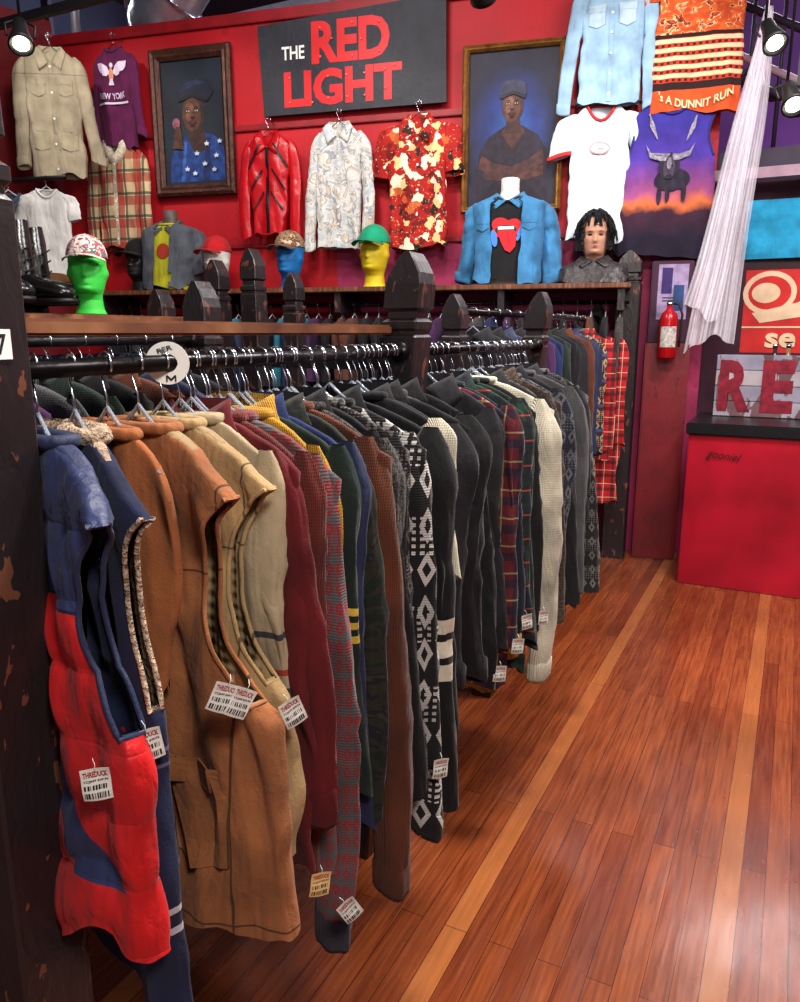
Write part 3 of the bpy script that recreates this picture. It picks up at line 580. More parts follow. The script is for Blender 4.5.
bolt=[(-.13,-.14),(-.124,-.14),(-.094,-.2),(-.112,-.206),(-.07,-.28),(-.078,-.275),(-.122,-.204),(-.106,-.197)]
decals('lightning_print',T,[(bolt,WB)],fy,.01,cuts=2); decals('lightning_print',T,[([(.02-x*.9,z-.02) for x,z in bolt][::-1],WB)],fy,.01,cuts=2)
T=thing('hanging_rail','black steel rail with hanging tees near the wall','clothes rail')
v,f=tube([(-3.9,2.55,2.13),(-3.5,2.63,2.13),(-3.12,2.705,2.13)],.01,10); mesh('rail',v,f,RAILM,T)
v,f=tube([(-3.9,2.55,2.13),(-3.9,2.55,0)],.015,10); mesh('upright',v,f,RAILM,T)
for (x,y,lb,mt,s_) in((-3.23,2.685,'white t-shirt on a steel rail',cloth((206,204,200),.15,.3),.62),(-3.44,2.64,'slate blue t-shirt on a steel rail',cloth((74,84,100),.2),.75)):
    M=RM(x,y,2.13,35)@Matrix.Scale(s_,4); garment('t_shirt',lb,'t-shirt',M,mt,W=.16,L=.6,t=.03,sl=.2,slw=.06,slw2=.06,out=.07,dip=.06,seed=int(-x*10)); hanger(M,2,'hangers on the steel rail','white clothes hanger on a steel rail')
# white gauze
T=thing('gauze_dress','long sheer white gauze dress hanging beside the wall','dress',WM(2.13,3.18,.2))
gb=NB('sheer_gauze',.95); gb.set(gb.b.inputs['Alpha'],gb.math('MULTIPLY_ADD',gb.noise(5,2,gb.vec((3,3,.4))),.3,.32)); GZ=gb.done(lin((246,242,250)),.05,20)
for nm_,ws,cxs,zl,sd in(('skirt',.125,-.17,1.80,0),('overlay',.085,-.23,1.62,2)):
    g_=[]
    for i in range(60):
        q=i/59; row=[]
        for k in range(101):
            e=k/100*2-1; w=.014+ws*q**.65
            row.append((cxs*q**1.2+e*w+.008*math.sin(q*7+sd),(.018*math.sin(e*9+q*1.2+sd)+.009*math.sin(e*23+sd+q))*(.25+q)-.02*sd*q,-.03-zl*q+(.05*math.sin(e*2.2+1+sd)+.012*math.sin(e*7+sd))*q**3))
        g_.append(row)
    v,f=loft(g_,closed=False); mesh(nm_,v,f,GZ,T)
v,f=tube([(0,0,-.06),(0,0,.0),(0,.15,.02)],.004,6); mesh('strap',v,f,WHITE,T)
# ---------------------------------------------------------------- sign
S=thing('shop_sign','dark grey sign board with red and white lettering','sign',WM(0,0,.05))
cn=[(-.93,2.84),(.32,2.84),(.31,3.46),(-.96,3.39)]
v=[(x,y,z) for y in(-.015,.015) for x,z in cn]; f=[(0,1,2,3),(7,6,5,4),(0,4,5,1),(1,5,6,2),(2,6,7,3),(3,7,4,0)]
mesh('board',v,f,plain((40,42,50),.6,bs=30),S,smooth=False)
RL2=plain((206,22,30),.5,var=.1)
for it in[(('THE',-.79,-.63,3.17,3.25,.02),WHITE),(('RED',-.58,-.05,3.13,3.38,.04),RL2),(('LIGHT',-.78,.03,2.88,3.10,.04),RL2)]: decals('word',S,[it],flat,.017)
for (x,z) in [(-.52,3.17),(-.52,3.34),(-.44,3.27),(-.3,3.16),(-.3,3.35),(-.24,3.25),(-.12,3.17),(-.12,3.34),(-.74,2.91),(-.74,3.06),(-.58,2.9),(-.47,2.92),(-.47,3.05),(-.34,3.05),(-.34,2.92),(-.22,3.05),(-.22,2.92),(-.08,2.95),(-.08,3.06),(-.02,3.08)]:
    v,f=lathe([(.001,.010),(.006,.006),(.009,0)],8); mesh('bulb',v,f,plain((235,110,100),.3,var=0),S,M=Matrix.Translation((x,-.018,z))@Matrix.Rotation(pi/2,4,'X'))
# ---------------------------------------------------------------- paintings
def painting(u0,u1,z0,z1,fw,label,items,fm,lf=None):
    T=thing('framed_painting',label,'painting',WM((u0+u1)/2,(z0+z1)/2,.032)); W=(u1-u0)/2;Hh=(z1-z0)/2
    rg=[]
    for k,y in((0,0),(0,-.03),(.25,-.045),(.5,-.035),(.7,-.04),(1,-.02),(1,0)):
        w=W-fw*k;h=Hh-fw*k; rg.append([(-w,y,-h),(w,y,-h),(w,y,h),(-w,y,h)])
    v,f=loft(rg); mesh('frame',v,f,fm,T,smooth=False,label=lf)
    w=W-fw*.98;h=Hh-fw*.98
    decals('canvas',T,[(rect(-w,w,-h,h),items[0])]+items[1:],flat,.004,.0004,label='painted canvas portrait'); return T
P=lambda c,v=.5: plain(c,.6,var=v,vs=22)
gf=NB('aged_bronze_frame',.45,.3); gf.bump(gf.noise(60,4),.6,.01); GF=gf.done(lin((84,50,40)),.4,20)
gf=NB('gilt_wood_frame',.4,.4); gf.bump(gf.noise(60,4),.4,.01); GF2=gf.done(lin((150,104,50)),.4,20)
bgb=NB('teal_canvas',.6); BGB=bgb.done(bgb.ramp(bgb.noise(3,4),[(.3,(14,15,24)),(.7,(24,38,54))]),.2)
def stars(): return [(star(x,z,.02),P((190,200,220),.2)) for x,z in [(.02,-.2),(.1,-.14),(.17,-.22),(.08,-.27),(-.06,-.3),(.15,-.31),(.2,-.13),(.0,-.33)]]
def facep(cx,cz,w,h,dark,mid,lit):
    o=[(ell(cx,cz,w,h),P(dark)),(ell(cx-w*.12,cz-h*.05,w*.82,h*.9),P(mid)),(ell(cx-w*.3,cz+h*.28,w*.38,h*.28),P(lit)),(ell(cx-w*.42,cz-h*.18,w*.25,h*.22),P(lit)),(ell(cx+w*.3,cz-h*.15,w*.22,h*.2),P(mid))]
    for s in(-1,1):
        o+=[(ell(cx+s*w*.38-w*.06,cz+h*.14,w*.24,h*.10),P(dark)),(ell(cx+s*w*.38-w*.06,cz+h*.13,w*.15,h*.045),P((190,180,170),.1)),(ell(cx+s*w*.38-w*.06,cz+h*.13,w*.07,h*.05),P((14,10,10),0)),([(cx+s*w*.38-w*.28,cz+h*.25),(cx+s*w*.38-w*.06,cz+h*.31),(cx+s*w*.38+w*.18,cz+h*.25),(cx+s*w*.38-w*.06,cz+h*.36)],P((20,13,12),0))]
    o+=[([(cx-w*.1,cz+h*.12),(cx-w*.02,cz+h*.12),(cx+w*.12,cz-h*.2),(cx-w*.2,cz-h*.2)],P(lit)),(ell(cx-w*.04,cz-h*.2,w*.2,h*.06),P(dark)),(ell(cx-w*.05,cz-h*.45,w*.34,h*.10),P((84,34,36))),(ell(cx-w*.05,cz-h*.45,w*.3,h*.02),P((40,18,18),0)),(ell(cx-w*.05,cz-h*.62,w*.22,h*.05),P(dark))]
    return o
painting(-1.79,-1.17,2.37,3.32,.075,'portrait of a person in beret in dark frame',[BGB,
 ([(-.2,-.38),(-.19,-.22),(-.15,-.14),(-.06,-.09),(.02,-.06),(.14,-.08),(.21,-.13),(.235,-.22),(.235,-.38)],P((30,62,132))),([(.05,-.38),(.09,-.10),(.12,-.10),(.11,-.38)],P((20,40,92))),([(-.12,-.38),(-.08,-.12),(-.06,-.12),(-.09,-.38)],P((52,96,170))),([(.0,-.02),(.08,-.04),(.1,-.17),(.0,-.2),(-.05,-.10)],P((60,34,30)))]
 +facep(0,.06,.088,.125,(50,28,24),(84,50,38),(122,78,58))+
 [([(-.11,.14),(-.12,.20),(-.07,.27),(.03,.29),(.13,.26),(.17,.19),(.12,.13),(.0,.165)],P((22,26,50))),([(-.09,.2),(-.05,.255),(.04,.27),(.1,.245),(.03,.235)],P((38,44,76))),([(-.105,.135),(0,.165),(.115,.125),(.12,.145),(0,.185),(-.11,.155)],P((14,14,24))),
 (ell(-.13,.0,.03,.035),P((140,78,98))),([(-.17,-.16),(-.135,-.02),(-.10,-.02),(-.08,-.17)],P((80,48,38)))]+stars(),GF)
gw=NB('blue_glow_canvas',.6); dd=gw.n('ShaderNodeVectorMath'); dd.operation='LENGTH'; gw.nt.links.new(gw.vec((2.6,0,1.9)),dd.inputs[0])
GWM=gw.done(gw.ramp(dd.outputs['Value'],[(0,(44,100,180)),(.35,(30,50,122)),(.7,(24,26,52)),(1,(36,32,48))]),.3)
painting(.42,1.05,2.17,3.15,.04,'blue toned portrait of a person in gold frame',[GWM,
 ([(-.22,-.42),(-.21,-.14),(-.15,-.04),(-.05,.02),(.06,.02),(.16,-.04),(.23,-.15),(.23,-.42)],P((38,26,46))),([(-.07,-.02),(0,-.12),(.08,-.02),(.05,.02),(-.04,.02)],P((80,44,40))),([(-.21,-.22),(-.1,-.27),(.1,-.30),(.2,-.27),(.2,-.22),(.05,-.23),(-.12,-.19),(-.19,-.14)],P((92,52,46))),([(.21,-.20),(.1,-.25),(-.08,-.30),(-.18,-.28),(-.17,-.24),(0,-.22),(.12,-.17),(.19,-.12)],P((76,44,44))),([(-.2,-.42),(-.1,-.3),(.1,-.31),(.2,-.42)],P((28,20,36))),
 ([(-.035,.07),(.045,.07),(.055,-.02),(-.045,-.02)],P((66,36,34)))]+facep(.0,.135,.068,.098,(66,38,36),(96,58,48),(136,90,74))+
 [([(-.08,.18),(-.085,.23),(-.05,.275),(.02,.285),(.075,.26),(.085,.2),(.07,.175),(0,.2)],P((54,56,80))),([(-.075,.175),(0,.2),(.075,.17),(.078,.19),(0,.22),(-.08,.195)],P((34,34,54)))],GF2,'gilt wood frame')
# ---------------------------------------------------------------- heads, caps, busts
def prof(z):
    t=[(0,.066,.058,.06),(.02,.056,.05,.054),(.06,.051,.046,.056),(.08,.052,.062,.06),(.092,.056,.084,.064),(.105,.061,.09,.068),(.13,.067,.09,.08),(.16,.071,.089,.09),(.19,.074,.086,.098),(.22,.076,.089,.1),(.25,.073,.084,.097),(.28,.06,.067,.082),(.3,.042,.045,.058),(.311,.02,.022,.03),(.315,.003,.003,.003)]
    for a_,b_ in zip(t,t[1:]):
        if z<=b_[0]: q=(z-a_[0])/(b_[0]-a_[0]); return [a_[k]+(b_[k]-a_[k])*q for k in(1,2,3)]
    return t[-1][1:]
def gs(x,z,cx,cz,sx,sz): return math.exp(-((x-cx)/sx)**2-((z-cz)/sz)**2)
def face(x,z):
    return -(.022*gs(x,z,0,.157,.010,.012)+.012*gs(x,z,0,.178,.008,.022)+.006*gs(x,z,0,.135,.018,.005)+.006*gs(x,z,0,.125,.016,.005)-.011*gs(abs(x),z,.03,.192,.017,.011)+.005*gs(abs(x),z,.03,.213,.024,.006)+.006*gs(x,z,0,.102,.020,.012)+.004*gs(abs(x),z,.042,.165,.016,.016)-.004*gs(x,z,0,.113,.02,.004))
def headmesh():
    rg=[];n=48
    for i in range(64):
        z=.315*i/63; w,fr,bk=prof(z); r=[]
        for k in range(n):
            a_=2*pi*k/n; c_,s_=math.cos(a_),math.sin(a_); x=w*c_; y=(bk if s_>0 else fr)*s_
            if s_<0: y+=face(x,z)
            e=gs(abs(s_),z,.1,.165,.16,.022); x+=math.copysign(.012*e,c_); r.append((x,y,z))
        rg.append(r)
    return loft(rg,True,True)
HEAD=headmesh()
def hf(x,z):
    w,fr,bk=prof(z); return -fr*math.sqrt(max(0,1-(x/w)**2))+face(x,z)
def head(M,mat,lb,fp=False):
    T=thing('foam_mannequin',lb,'mannequin head',M); mesh('face',HEAD[0],HEAD[1],mat,T)
    if fp:
        W_=plain((190,184,178),.3,var=0);Bk=plain((30,20,18),.4,var=0)
        for sg in(-1,1):
            decals('eye',T,[(ell(sg*.03,.1925,.0125,.0052),Bk),(ell(sg*.03,.192,.0095,.003),W_),(ell(sg*.03,.1925,.0045,.004),Bk)],hf,.002,.0004)
            decals('eyebrow',T,[([(sg*.014,.208),(sg*.03,.2115),(sg*.046,.207),(sg*.03,.214)][::int(sg)],Bk)],hf,.002)
        decals('lips',T,[(ell(0,.1295,.014,.005),plain((140,72,68),.4,var=0))],hf,.0015)
    return T
def cap(M,cm,bm,lb):
    T=thing('baseball_cap',lb,'cap',M); rg=[]
    for i in range(12):
        q=i/11; rr=math.cos(q*pi/2*.97); z=.095*math.sin(q*pi/2); rg.append([(.083*rr*math.cos(b_),.102*rr*math.sin(b_)+.005,z) for b_ in [2*pi*k/28 for k in range(28)]])
    v,f=loft(rg,False,True); mesh('crown',v,f,cm,T)
    up_=[]
    for j in range(5):
        q=j/4; up_.append([(.078*math.sin(b_)*(1+.06*q),-.06-.04*math.cos(b_)-.085*q*math.cos(b_)**.6,.006-.018*math.sin(b_)**2-.01*q) for b_ in [-1.5+3.0*k/16 for k in range(17)]])
    v,f=loft(up_,closed=False); o=mesh('brim',v,f,bm,T); o.modifiers.new('s','SOLIDIFY').thickness=.004
    v,f=lathe([(.001,.0),(.006,.001),(.004,.005),(.001,.006)],8); mesh('button',v,f,cm,T,M=Matrix.Translation((0,.005,.093)))
    return T
SH=1.707
def hs(M,s): return M@Matrix.Scale(s,4)
BLM=plain((20,110,180),.5,var=.1,bs=200,bst=.3); YLM=plain((215,190,30),.5,var=.1,bs=200,bst=.3); GRM=plain((60,200,70),.5,var=.1,bs=200,bst=.3); WHM=plain((215,212,205),.5,var=.1)
for u,m,lb,cm,bm_,cl,sc in [(-.69,BLM,'blue foam mannequin head on the wall shelf',blotch([(0,(150,120,90)),(.5,(90,60,40)),(.6,(200,180,150))],30),cloth((120,84,60)),'brown patterned cap on the blue head',1.15),
    (-.10,YLM,'yellow foam mannequin head on the wall shelf',cloth((20,150,110)),cloth((20,140,100)),'green cap on the yellow head',1.2),
    (-1.23,WHM,'white mannequin head on the wall shelf',cloth((190,24,30)),cloth((190,24,30)),'red cap on the white head',1.1),
    (-1.84,plain((24,20,22),.4,var=.1),'black mannequin head on the wall shelf',cloth((24,22,24)),cloth((24,22,24)),'black cap on the black head',1.1)]:
    M=hs(WM(u,SH,.26,-.1),sc); head(M,m,lb); cap(M@Matrix.Translation((0,0,.232)),cm,bm_,cl)
M=hs(RM(-2.17,1.94,1.482,40),.80); head(M,GRM,'bright green foam mannequin head on the boot shelf'); cap(M@Matrix.Translation((0,0,.232)),blotch([(0,(225,220,215)),(.5,(190,60,60)),(.6,(60,120,120)),(.68,(230,225,220))],30),cloth((225,215,205)),'white patterned cap on the green head')
def torso(M,mat,lb,s=1):
    T=thing('mannequin_torso',lb,'mannequin',M)
    rg=[]
    for z,w,d in[(0,.14,.08),(.1,.13,.078),(.22,.15,.09),(.34,.17,.09),(.40,.165,.075),(.44,.12,.06),(.46,.06,.05),(.5,.05,.047),(.56,.05,.047),(.565,.04,.038)]:
        rg.append([(w*s*math.cos(b_),d*s*math.sin(b_),z*s) for b_ in [2*pi*k/28 for k in range(28)]])
    v,f=loft(rg,True,True); mesh('body_form',v,f,mat,T); return T
M=WM(.76,SH,.22); torso(M,WHM,'white mannequin torso on the wall shelf',1.12)
MT=M@Matrix.Translation((0,0,.60))
T,fy=garment('t_shirt','black t-shirt with red tongue emblem on mannequin','t-shirt',MT,cloth((22,22,26)),W=.2,Wb=.17,L=.48,t=.115,neck=.07,sl=None,collar='crew',fold=.003,crease=0,seed=71,dip=.03)
RD=plain((206,24,34),.7,var=.05)
BLE=plain((60,120,200),.7,var=0)
decals('emblem',T,[(ell(-.03,-.255,.058,.044,rot=-.3),RD),(ell(.04,-.262,.052,.042,rot=.3),RD),(ell(0,-.285,.082,.045),RD),(ell(.0,-.282,.066,.028),BLACK),(rect(-.048,.048,-.279,-.262),WHITE),([(-.05,-.285),(.05,-.285),(.066,-.33),(.06,-.38),(.03,-.415),(-.0,-.40),(-.028,-.35)],RD),([(.008,-.30),(.016,-.30),(.03,-.37),(.024,-.375)],plain((150,14,24),.7,var=0)),(ell(-.07,-.33,.02,.05,rot=.2),BLE),(ell(.085,-.30,.012,.05,rot=-.3),BLE)],fy,.008,cuts=3)
DJ=cloth((66,136,188),.35,.6)
garment('jacket','light blue denim jacket open on mannequin torso','jacket',MT@Matrix.Translation((0,0,.01)),DJ,W=.225,Wb=.2,L=.51,t=.135,neck=.085,sl=.47,slw=.075,slw2=.055,out=.09,slt=.07,opn=.085,collar='shirt',dip=.03,fold=.008,cuff=DJ,seed=72,pockets=[(.1,.18,-.30,-.22,DJ),(-.18,-.1,-.30,-.22,DJ)],N=48)
M=WM(-1.58,SH,.24); torso(M,plain((90,80,76),.5),'grey mannequin torso on the wall shelf',.95)
MT=M@Matrix.Translation((0,0,.52))
T,fy=garment('t_shirt','yellow printed t-shirt on mannequin','t-shirt',MT,cloth((195,190,40),.2),W=.18,Wb=.15,L=.42,t=.1,neck=.06,sl=None,fold=.003,crease=0,seed=73)
decals('print',T,[(ell(0,-.26,.05,.05),plain((180,60,40),.7))],fy,.008,cuts=3)
DV=cloth((92,98,108),.35,.6)
garment('vest','faded grey denim vest open on mannequin','vest',MT@Matrix.Translation((0,0,.01)),DV,W=.2,Wb=.18,L=.43,t=.125,neck=.075,sl=.3,slw=.07,slw2=.06,out=.05,slt=.06,opn=.06,collar='shirt',dip=.03,seed=74,N=48)
M=hs(WM(1.28,SH,.24,.05),1.06); T=head(M@Matrix.Translation((0,0,.07)),plain((178,130,106),.55,var=.1),'painted mannequin head with black wig',True)
rg=[]
for i in range(34):
    q=i/33; z=.338-.225*q; r=math.sqrt(max(.02,1-(1-q*1.5)**2)) if q<.66 else 1; row=[]
    for k in range(96):
        b_=2*pi*k/96; cc,ss=math.cos(b_),math.sin(b_); nz=noise.noise(Vector((cc*4,ss*4,z*10)))+.7*noise.noise(Vector((cc*14,ss*14,z*12)))
        row.append(((.090*r+.02*max(0,q-.45))*cc*(1+.22*nz),(.108*r)*ss*(1+.18*nz)+.014,z+.010*nz))
    rg.append(row)
v,f=loft(rg,True); f=[q for q in f if not(len(q)==4 and sum(v[i][1] for i in q)/4<-.012 and abs(sum(v[i][0] for i in q)/4)<.060 and sum(v[i][2] for i in q)/4<.24)]
HAIR=plain((16,14,18),.45,var=.3,bs=90,bst=1,bd=.02)
mesh('wig',v,f,HAIR,T)
parts=[]
hr=random.Random(4)
for k in range(260):
    a_=hr.uniform(-pi,pi)-pi/2; el=hr.uniform(.05,1.35); r0=.088*math.cos(el); z0=.215+.115*math.sin(el); x0,y0=math.cos(a_)*r0,math.sin(a_)*r0*1.2+.014
    front=(y0<-.02 and abs(x0)<.062)
    if front and z0<.27: continue
    ln=hr.uniform(.035,.05) if front else hr.uniform(.05,.10); dx,dy=math.cos(a_),math.sin(a_); sw=hr.uniform(-.018,.018)
    parts.append(tube([(x0*.85,y0*.85,z0),(x0+dx*.012,y0+dy*.012,z0+.006),(x0+dx*.026+sw*.5,y0+dy*.024,z0-ln*.35),(x0+dx*.03+sw,y0+dy*.026,z0-ln)],.004,4,rf=lambda q:.0048*(1-.85*q*q)))
V,F,I=join(*parts); mesh('shaggy_locks',V,F,HAIR,T)
LT=blotch([(0,(36,30,32)),(.5,(60,54,56)),(.6,(30,26,28))],25,rough=.4)
garment('jacket','dark leather jacket collar around the wigged head','jacket',WM(1.28,SH+.22,.24),LT,W=.2,Wb=.21,L=.13,t=.09,neck=.08,zt=-.08,drop=.05,collar='shirt',fold=.004,crease=0,seed=75)
# ---------------------------------------------------------------- boots
def boot(M,lb):
    T=thing('boot',lb,'boot',M,'black boots on the shelf'); L_=plain((18,16,18),.25,var=.2,bs=20,bst=.3)
    st=[((.02,.05,.245),(.2,.4,1),.04,.058),((.012,.035,.20),(.1,.3,1),.05,.05),((.0,.02,.15),(0,0,1),.042,.049),((0,.015,.10),(0,-.3,1),.044,.052),((0,-.01,.07),(0,-.7,.7),.042,.058),((0,-.05,.05),(0,-1,.3),.044,.046),((0,-.10,.042),(0,-1,.1),.048,.038),((0,-.15,.036),(0,-1,0),.046,.03),((0,-.18,.032),(0,-1,0),.034,.022),((0,-.192,.03),(0,-1,0),.01,.008)]
    rg=[]
    for c_,n_,w,h in st:
        n_=Vector(n_).normalized(); x=Vector((1,0,0)); y=n_.cross(x); rg.append([tuple(Vector(c_)+x*w*math.cos(b_)+y*h*math.sin(b_)) for b_ in [2*pi*k/20 for k in range(20)]])
    v,f=loft(rg,False,True); mesh('upper',v,f,L_,T)
    out=[(.038,.05),(.044,.0),(.034,-.05),(.05,-.11),(.046,-.16),(.02,-.2),(-.02,-.2),(-.046,-.16),(-.05,-.11),(-.034,-.05),(-.044,0),(-.038,.05),(-.02,.07),(.02,.07)]
    v,f=loft([[(x,y,z) for x,y in out] for z in(0,.016)],True,True); mesh('sole',v,f,BLACK,T)
    v,f=box(-.035,.035,.0,.068,-.03,.0,.004); mesh('heel',v,f,BLACK,T)
    for i in range(3):
        z=.1+.035*i; v,f=tube([(-.02,-.035,z),(0,-.04,z+.01),(.02,-.035,z+.018)],.003,6); mesh('lace',v,f,CHAR,T)
for i,(x,y,r) in enumerate([(-2.24,1.62,85),(-2.42,1.66,60),(-2.26,1.76,95),(-2.44,1.83,70),(-2.36,1.90,100)]):
    boot(RM(x,y,1.511,r),'black leather lace-up boot standing on the shelf')
# ---------------------------------------------------------------- column, extinguisher, right side
T=thing('support_column','dark red painted wooden column by the wall','column',RM(-.72,5.04,0,12))
v,f=box(-.13,.13,-.06,.06,0,1.36,.008); mesh('lower_column',v,f,chipped((120,14,26),(60,10,16),.68),T,smooth=False)
v,f=box(-.12,.12,-.05,.05,1.36,1.84,.006); mesh('upper_column',v,f,plain((58,18,46),.6),T,smooth=False)
decals('flyer',T,[(rect(-.08,.09,1.5,1.82),plain((170,150,190),.7,var=.5,vs=12)),(rect(-.06,.0,1.65,1.8),plain((60,40,110),.7,var=.5,vs=12)),(rect(.01,.07,1.55,1.7),plain((40,70,120),.7,var=.4,vs=12))],flat,.052)
T=thing('fire_extinguisher','red fire extinguisher with black hose on the column','fire extinguisher',RM(-.70,4.90,1.27,12)@Matrix.Scale(.85,4))
v,f=lathe([(.01,0),(.055,.0),(.062,.012),(.062,.27),(.05,.31),(.022,.335),(.02,.36),(.001,.36)],24); mesh('cylinder',v,f,plain((150,12,20),.25,var=0),T)
v,f=lathe([(.018,.36),(.022,.362),(.022,.385),(.008,.39)],12); mesh('valve',v,f,CHROME,T)
for z,dz in((.39,.0),(.41,.02)):
    v,f=box(-.055,.02,-.01,.01,z,z+.008); mesh('handle',v,f,BLACK,T,smooth=False)
v,f=tube([(.02,0,.375),(.06,-.01,.37),(.085,-.01,.30),(.08,-.01,.15),(.075,-.01,.08)],.008,8); mesh('hose',v,f,BLACK,T)
lr=[[(.0635*math.cos(b_),.0635*math.sin(b_),z) for b_ in [-pi*.8+pi*.6*k/12 for k in range(13)]] for z in(.08,.22)]
v,f=loft(lr,closed=False); mesh('label_sticker',v,f,plain((210,205,195),.5,var=.5,vs=50),T)
v,f=box(-.04,.04,.055,.09,.05,.09); mesh('bracket',v,f,BLACK,T,smooth=False)
T=thing('counter','red painted shop counter with black worktop','counter',RM(-.5,4.55,0))
CR=plain((174,18,40),.35,var=.3,vs=3,bs=6,bst=.1)
v,f=box(0,2.4,0,.6,0.0,.87,.005); mesh('body',v,f,CR,T,smooth=False); v,f=box(-.015,2.42,-.02,.62,.87,.935,.006); mesh('worktop',v,f,plain((24,24,28),.3,var=.2),T,smooth=False)
decals('scrawl',T,[(('gooniel',.10,.28,.725,.785,.0,-.1,0,.4),plain((30,4,12),.6,var=0))],flat,.008)
T=thing('plank_sign','painted plank sign with faded lettering on counter','sign',RM(-.42,4.98,.936))
WPL=[chipped(c_,(110,76,80),.52,.7,12) for c_ in((164,158,168),(146,140,158),(176,166,170),(150,146,166))]
for k in range(4):
    v,f=box(0,1.25,-.015,.01,.09*k+.002,.09*k+.09,.003); mesh('plank',v,f,WPL[k],T,smooth=False)
for ch,x0,x1 in(('R',.02,.20),('E',.25,.42),('D',.49,.68)): decals('letter',T,[((ch,x0,x1,.03,.33,.05),plain((140,22,46),.6,var=.4,vs=30))],flat,.0175)
for k,(x,c_,lb) in enumerate([(.30,(40,30,34),'dark'),(.37,(120,90,60),'brown'),(.45,(60,70,110),'blue')]):
    T=thing('bottle',lb+' bottle standing behind the counter','bottle',RM(x-.42,5.08,.936)); v,f=lathe([(.03,0),(.033,.01),(.033,.24),(.012,.32),(.012,.40),(.001,.40)],16); mesh('glass',v,f,plain(c_,.2,var=0),T); v,f=lathe([(.014,.40),(.014,.42),(.001,.42)],10); mesh('cap',v,f,CHROME,T)
T=thing('poster','red and cream printed banner on the divider wall','poster',RM(-.33,5.379,0))
RDp=plain((200,38,36),.7,var=.2);CRp=plain((226,196,160),.7,var=.15);BKp=plain((40,20,24),.7,var=0)
decals('sheet',T,[(rect(0,1.0,1.30,1.84),RDp),(ell(.14,1.66,.15,.13),CRp),(ell(.14,1.66,.12,.10),RDp),(ell(.12,1.66,.08,.06),CRp),([(.05,1.54),(.3,1.60),(.5,1.74),(.55,1.70),(.35,1.52),(.1,1.48)],CRp),(rect(0,1.0,1.45,1.46),CRp),(rect(0,1,1.80,1.84),BKp)],flat,.001)
decals('lettering',T,[(('se',.14,.31,1.33,1.42,.03),CRp)],flat,.007)
T=thing('blue_cloth','bright blue folded cloth draped along the divider','cloth',RM(-.36,5.37,0))
rg=[[(x,-.02-.012*math.sin(z*30+x*5),z) for x in [1.1*k/14 for k in range(15)]] for z in [1.86+.34*j/12 for j in range(13)]]; v,f=loft(rg,closed=False); mesh('drape',v,f,cloth((40,160,205),.3),T)
T=thing('balcony_frame','dark steel balcony beam with sloping stair rails','balcony',RM(0,0,0))
STL=plain((54,44,62),.5,.3); PNK=plain((170,140,156),.5)
v,f=box(-.62,3,5.3,5.5,2.38,2.48); mesh('beam',v,f,STL,T,smooth=False)
v,f=box(-.62,3,5.2,5.28,2.3,2.36); mesh('beam',v,f,PNK,T,smooth=False)
for dz,m_ in((0,STL),(.12,PNK),(.40,STL),(.66,PNK)):
    v,f=tube([(-1.1,5.6,3.3+dz),(.9,5.6,2.2+dz)],.024,8); mesh('stair_rail',v,f,m_,T)
for k in range(9):
    x=-.6+.17*k; v,f=tube([(x,5.6,2.4+.55-.55*(x+.6)-.3),(x,5.6,3.9-.4*(x+.6))],.013,8); mesh('baluster',v,f,STL,T)
for k in range(7):
    x=-.6+.2*k; v,f=box(x,x+.24,5.62,5.9,3.02-.55*(x+1.1)+.24,3.05-.55*(x+1.1)+.24); mesh('step',v,f,STL,T,smooth=False)
# ---------------------------------------------------------------- ceiling details
T=thing('air_duct','silver spiral ventilation duct under the ceiling','duct')
DP=[(-5.3,6.0,5.39),(-5.2,5.7,4.6),(-5.0,5.35,4.05),(-4.72,5.08,3.80),(-4.4,4.98,3.88),(-4.1,5.1,4.3),(-3.9,5.3,5.0)]
v,f=tube(DP,.2,24); mesh('duct_pipe',v,f,plain((190,194,205),.35,.7,var=.3,vs=6),T)
for i_ in(2,3,4):
    dv=(Vector(DP[i_+1])-Vector(DP[i_-1])).normalized(); v,f=lathe([(.205,-.01),(.218,-.01),(.218,.01),(.205,.01)],24); mesh('duct_ring',v,f,CHROME,T,M=Matrix.Translation(DP[i_])@dv.to_track_quat('Z','Y').to_matrix().to_4x4())
T=thing('ceiling_beam','pale grey steel beams and pipes above the wall','beam')
v,f=box(-7.5,-1,5.9,6.05,3.86,4.1); mesh('beam',v,f,plain((130,134,150),.6),T,smooth=False)
v,f=tube([(-7.5,5.0,3.72),(-5.6,5.0,3.72),(-5.5,5.0,3.8),(-5.5,5.0,5.39)],.04,10); mesh('pipe',v,f,plain((170,172,184),.4,.5),T)
for x in(-7,-1.2): v,f=box(x,x+.1,5.95,6.0,4.1,5.4); mesh('strut',v,f,STL,T,smooth=False)
def track(M,lb,e=30):
    T=thing('track_light',lb,'spotlight',M); v,f=lathe([(.02,.1),(.03,.1),(.035,.04),(.055,-.04),(.058,-.06),(.05,-.06),(.045,-.03)],20); mesh('housing',v,f,BLACK,T)
    v,f=lathe([(.001,-.052),(.036,-.052),(.036,-.045),(.001,-.045)],20); mesh('lens',v,f,emis((255,250,225),e),T)
    v,f=tube([(-.06,0,.0),(-.065,0,.08),(0,0,.13),(.065,0,.08),(.06,0,.0)],.006,6); mesh('yoke',v,f,BLACK,T)
    p=M@Vector((0,0,.13)); v,f=tube([(0,0,0),(0,0,5.39-p.z)],.007,8); mesh('stem',v,f,BLACK,T,M=M.inverted()@Matrix.Translation(p))
def aim(p,q): d_=(Vector(q)-Vector(p)).normalized(); return Matrix.Translation(p)@(-d_).to_track_quat('Z','Y').to_matrix().to_4x4()
track(aim((-3.4,2.76,2.78),(-2.4,1.9,1.0)),'black track spotlight glowing warm white',25)
track(aim((-.25,4.36,2.78),(.4,3.2,1.2)),'black track spotlight on the balcony side',25)
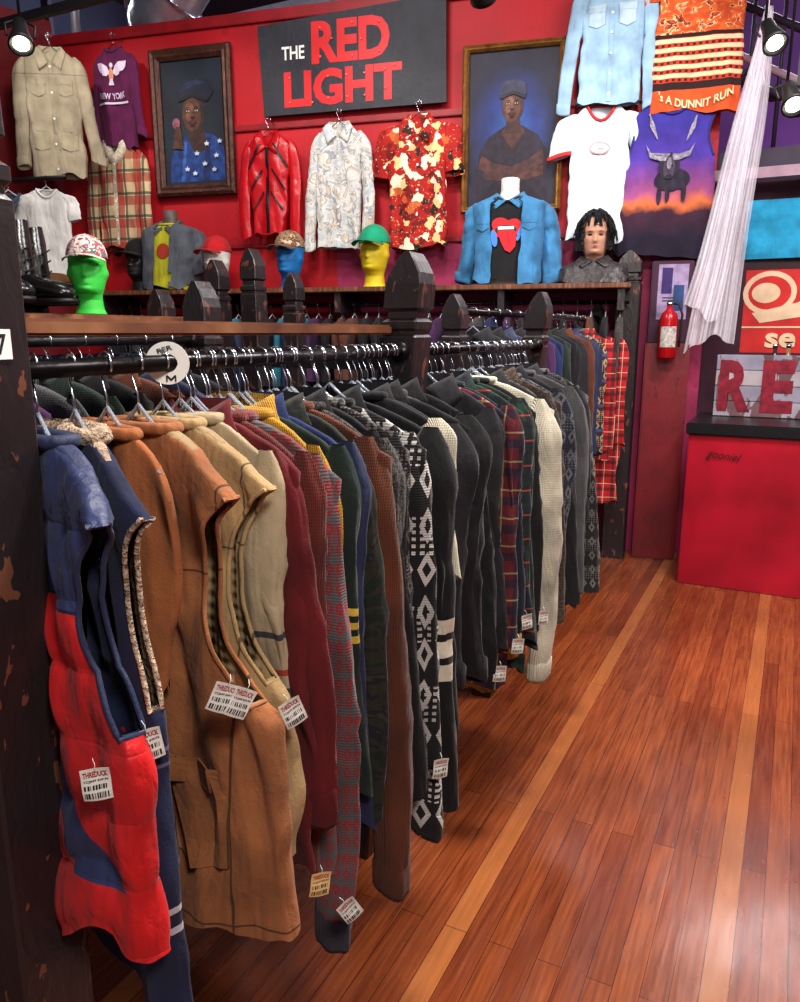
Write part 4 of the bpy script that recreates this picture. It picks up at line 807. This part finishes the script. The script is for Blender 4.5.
track(aim((-.14,4.36,2.50),(.4,2.9,.8)),'black track spotlight below the balcony rail',25)
track(aim((-1.29,3.27,2.80),(-1.5,4.8,1.9)),'silver spotlight over the wall display',10)
T=thing('track_rail','black ceiling track holding spotlights','track rail')
v,f=box(-4.6,-2.9,2.93,2.96,2.93,2.97); mesh('bar',v,f,BLACK,T,smooth=False)
for x in(-4.4,-3.0): v,f=tube([(x,2.945,2.97),(x,2.945,5.4)],.008,6); mesh('hanger_rod',v,f,BLACK,T)
T=thing('support_pole','black steel pole hanging from the ceiling by the balcony','pole')
v,f=box(-.13,-.09,4.46,4.50,2.5,5.4);  mesh('bar',v,f,BLACK,T,smooth=False)
# ---------------------------------------------------------------- lights
def area(loc,tgt,sz,pw,col,name='unseen_area_light'):
    l=bpy.data.lights.new(name,'AREA'); l.size=sz; l.energy=pw; l.color=col; o=bpy.data.objects.new(name,l); COL.objects.link(o); o.matrix_world=aim(loc,tgt); return o  # bare area light kept out of view, no lamp fitting modelled
def spot(loc,tgt,pw,ang,col):
    l=bpy.data.lights.new('spot_lamp','SPOT'); l.energy=pw; l.spot_size=math.radians(ang); l.spot_blend=.8; l.shadow_soft_size=.06; l.color=col; o=bpy.data.objects.new('spot_lamp',l); COL.objects.link(o); o.matrix_world=aim(loc,tgt)
area((-.2,1.6,3.4),(-.5,1.5,0),.4,115,(1,.95,.88)); area((.7,-.2,2.6),(-.8,1.1,.9),.4,46,(1,.94,.88)); area((-2.2,2.6,3.9),(-2.5,5,2.2),1.0,70,(1,.92,.9))  # overhead area lights out of view; the one beside the camera is added fill
area((.2,3.2,3.5),(-.3,3.0,.4),.5,95,(1,.95,.92)); area((-.2,8.7,4.5),(0,3,0),2.3,230,(.95,.93,1)); area((-3.5,7.5,5),(-4,5.5,3.6),2,240,(.75,.82,1)); area((.9,3.3,3.3),(.2,4.8,.8),.6,55,(1,.85,.88))  # far light added for the floor sheen, cool one added to brighten the duct
area((.9,7.0,4.8),(0,9.6,3),1.0,160,(.85,.6,1))  # added out of view to brighten the purple far wall
for u,zz,pw in((-2.0,2.7,60),(-1.2,2.6,45),(-.2,2.4,62),(.7,2.3,55),(1.5,2.6,70)):
    q=P0+D*u; spot(q+NN*1.7+Vector((0,0,3.7)),q+Vector((0,0,zz)),pw*1.5,48,(1,.93,.84))
w=bpy.data.worlds.new('w'); bpy.context.scene.world=w; w.use_nodes=True; w.node_tree.nodes['Background'].inputs[0].default_value=(.92,.88,.92,1); w.node_tree.nodes['Background'].inputs[1].default_value=.32
bpy.context.scene.view_settings.view_transform='Standard'
# ---------------------------------------------------------------- camera
cam=bpy.data.cameras.new('cam'); cam.sensor_fit='HORIZONTAL'; cam.sensor_width=36; cam.lens=36*770/800; cam.clip_start=.02
co=bpy.data.objects.new('camera',cam); COL.objects.link(co); co.location=(0,0,1.42); co.rotation_euler=(math.radians(90-12.31),0,math.atan(400/788)); bpy.context.scene.camera=co
print('ok',len(bpy.data.objects))
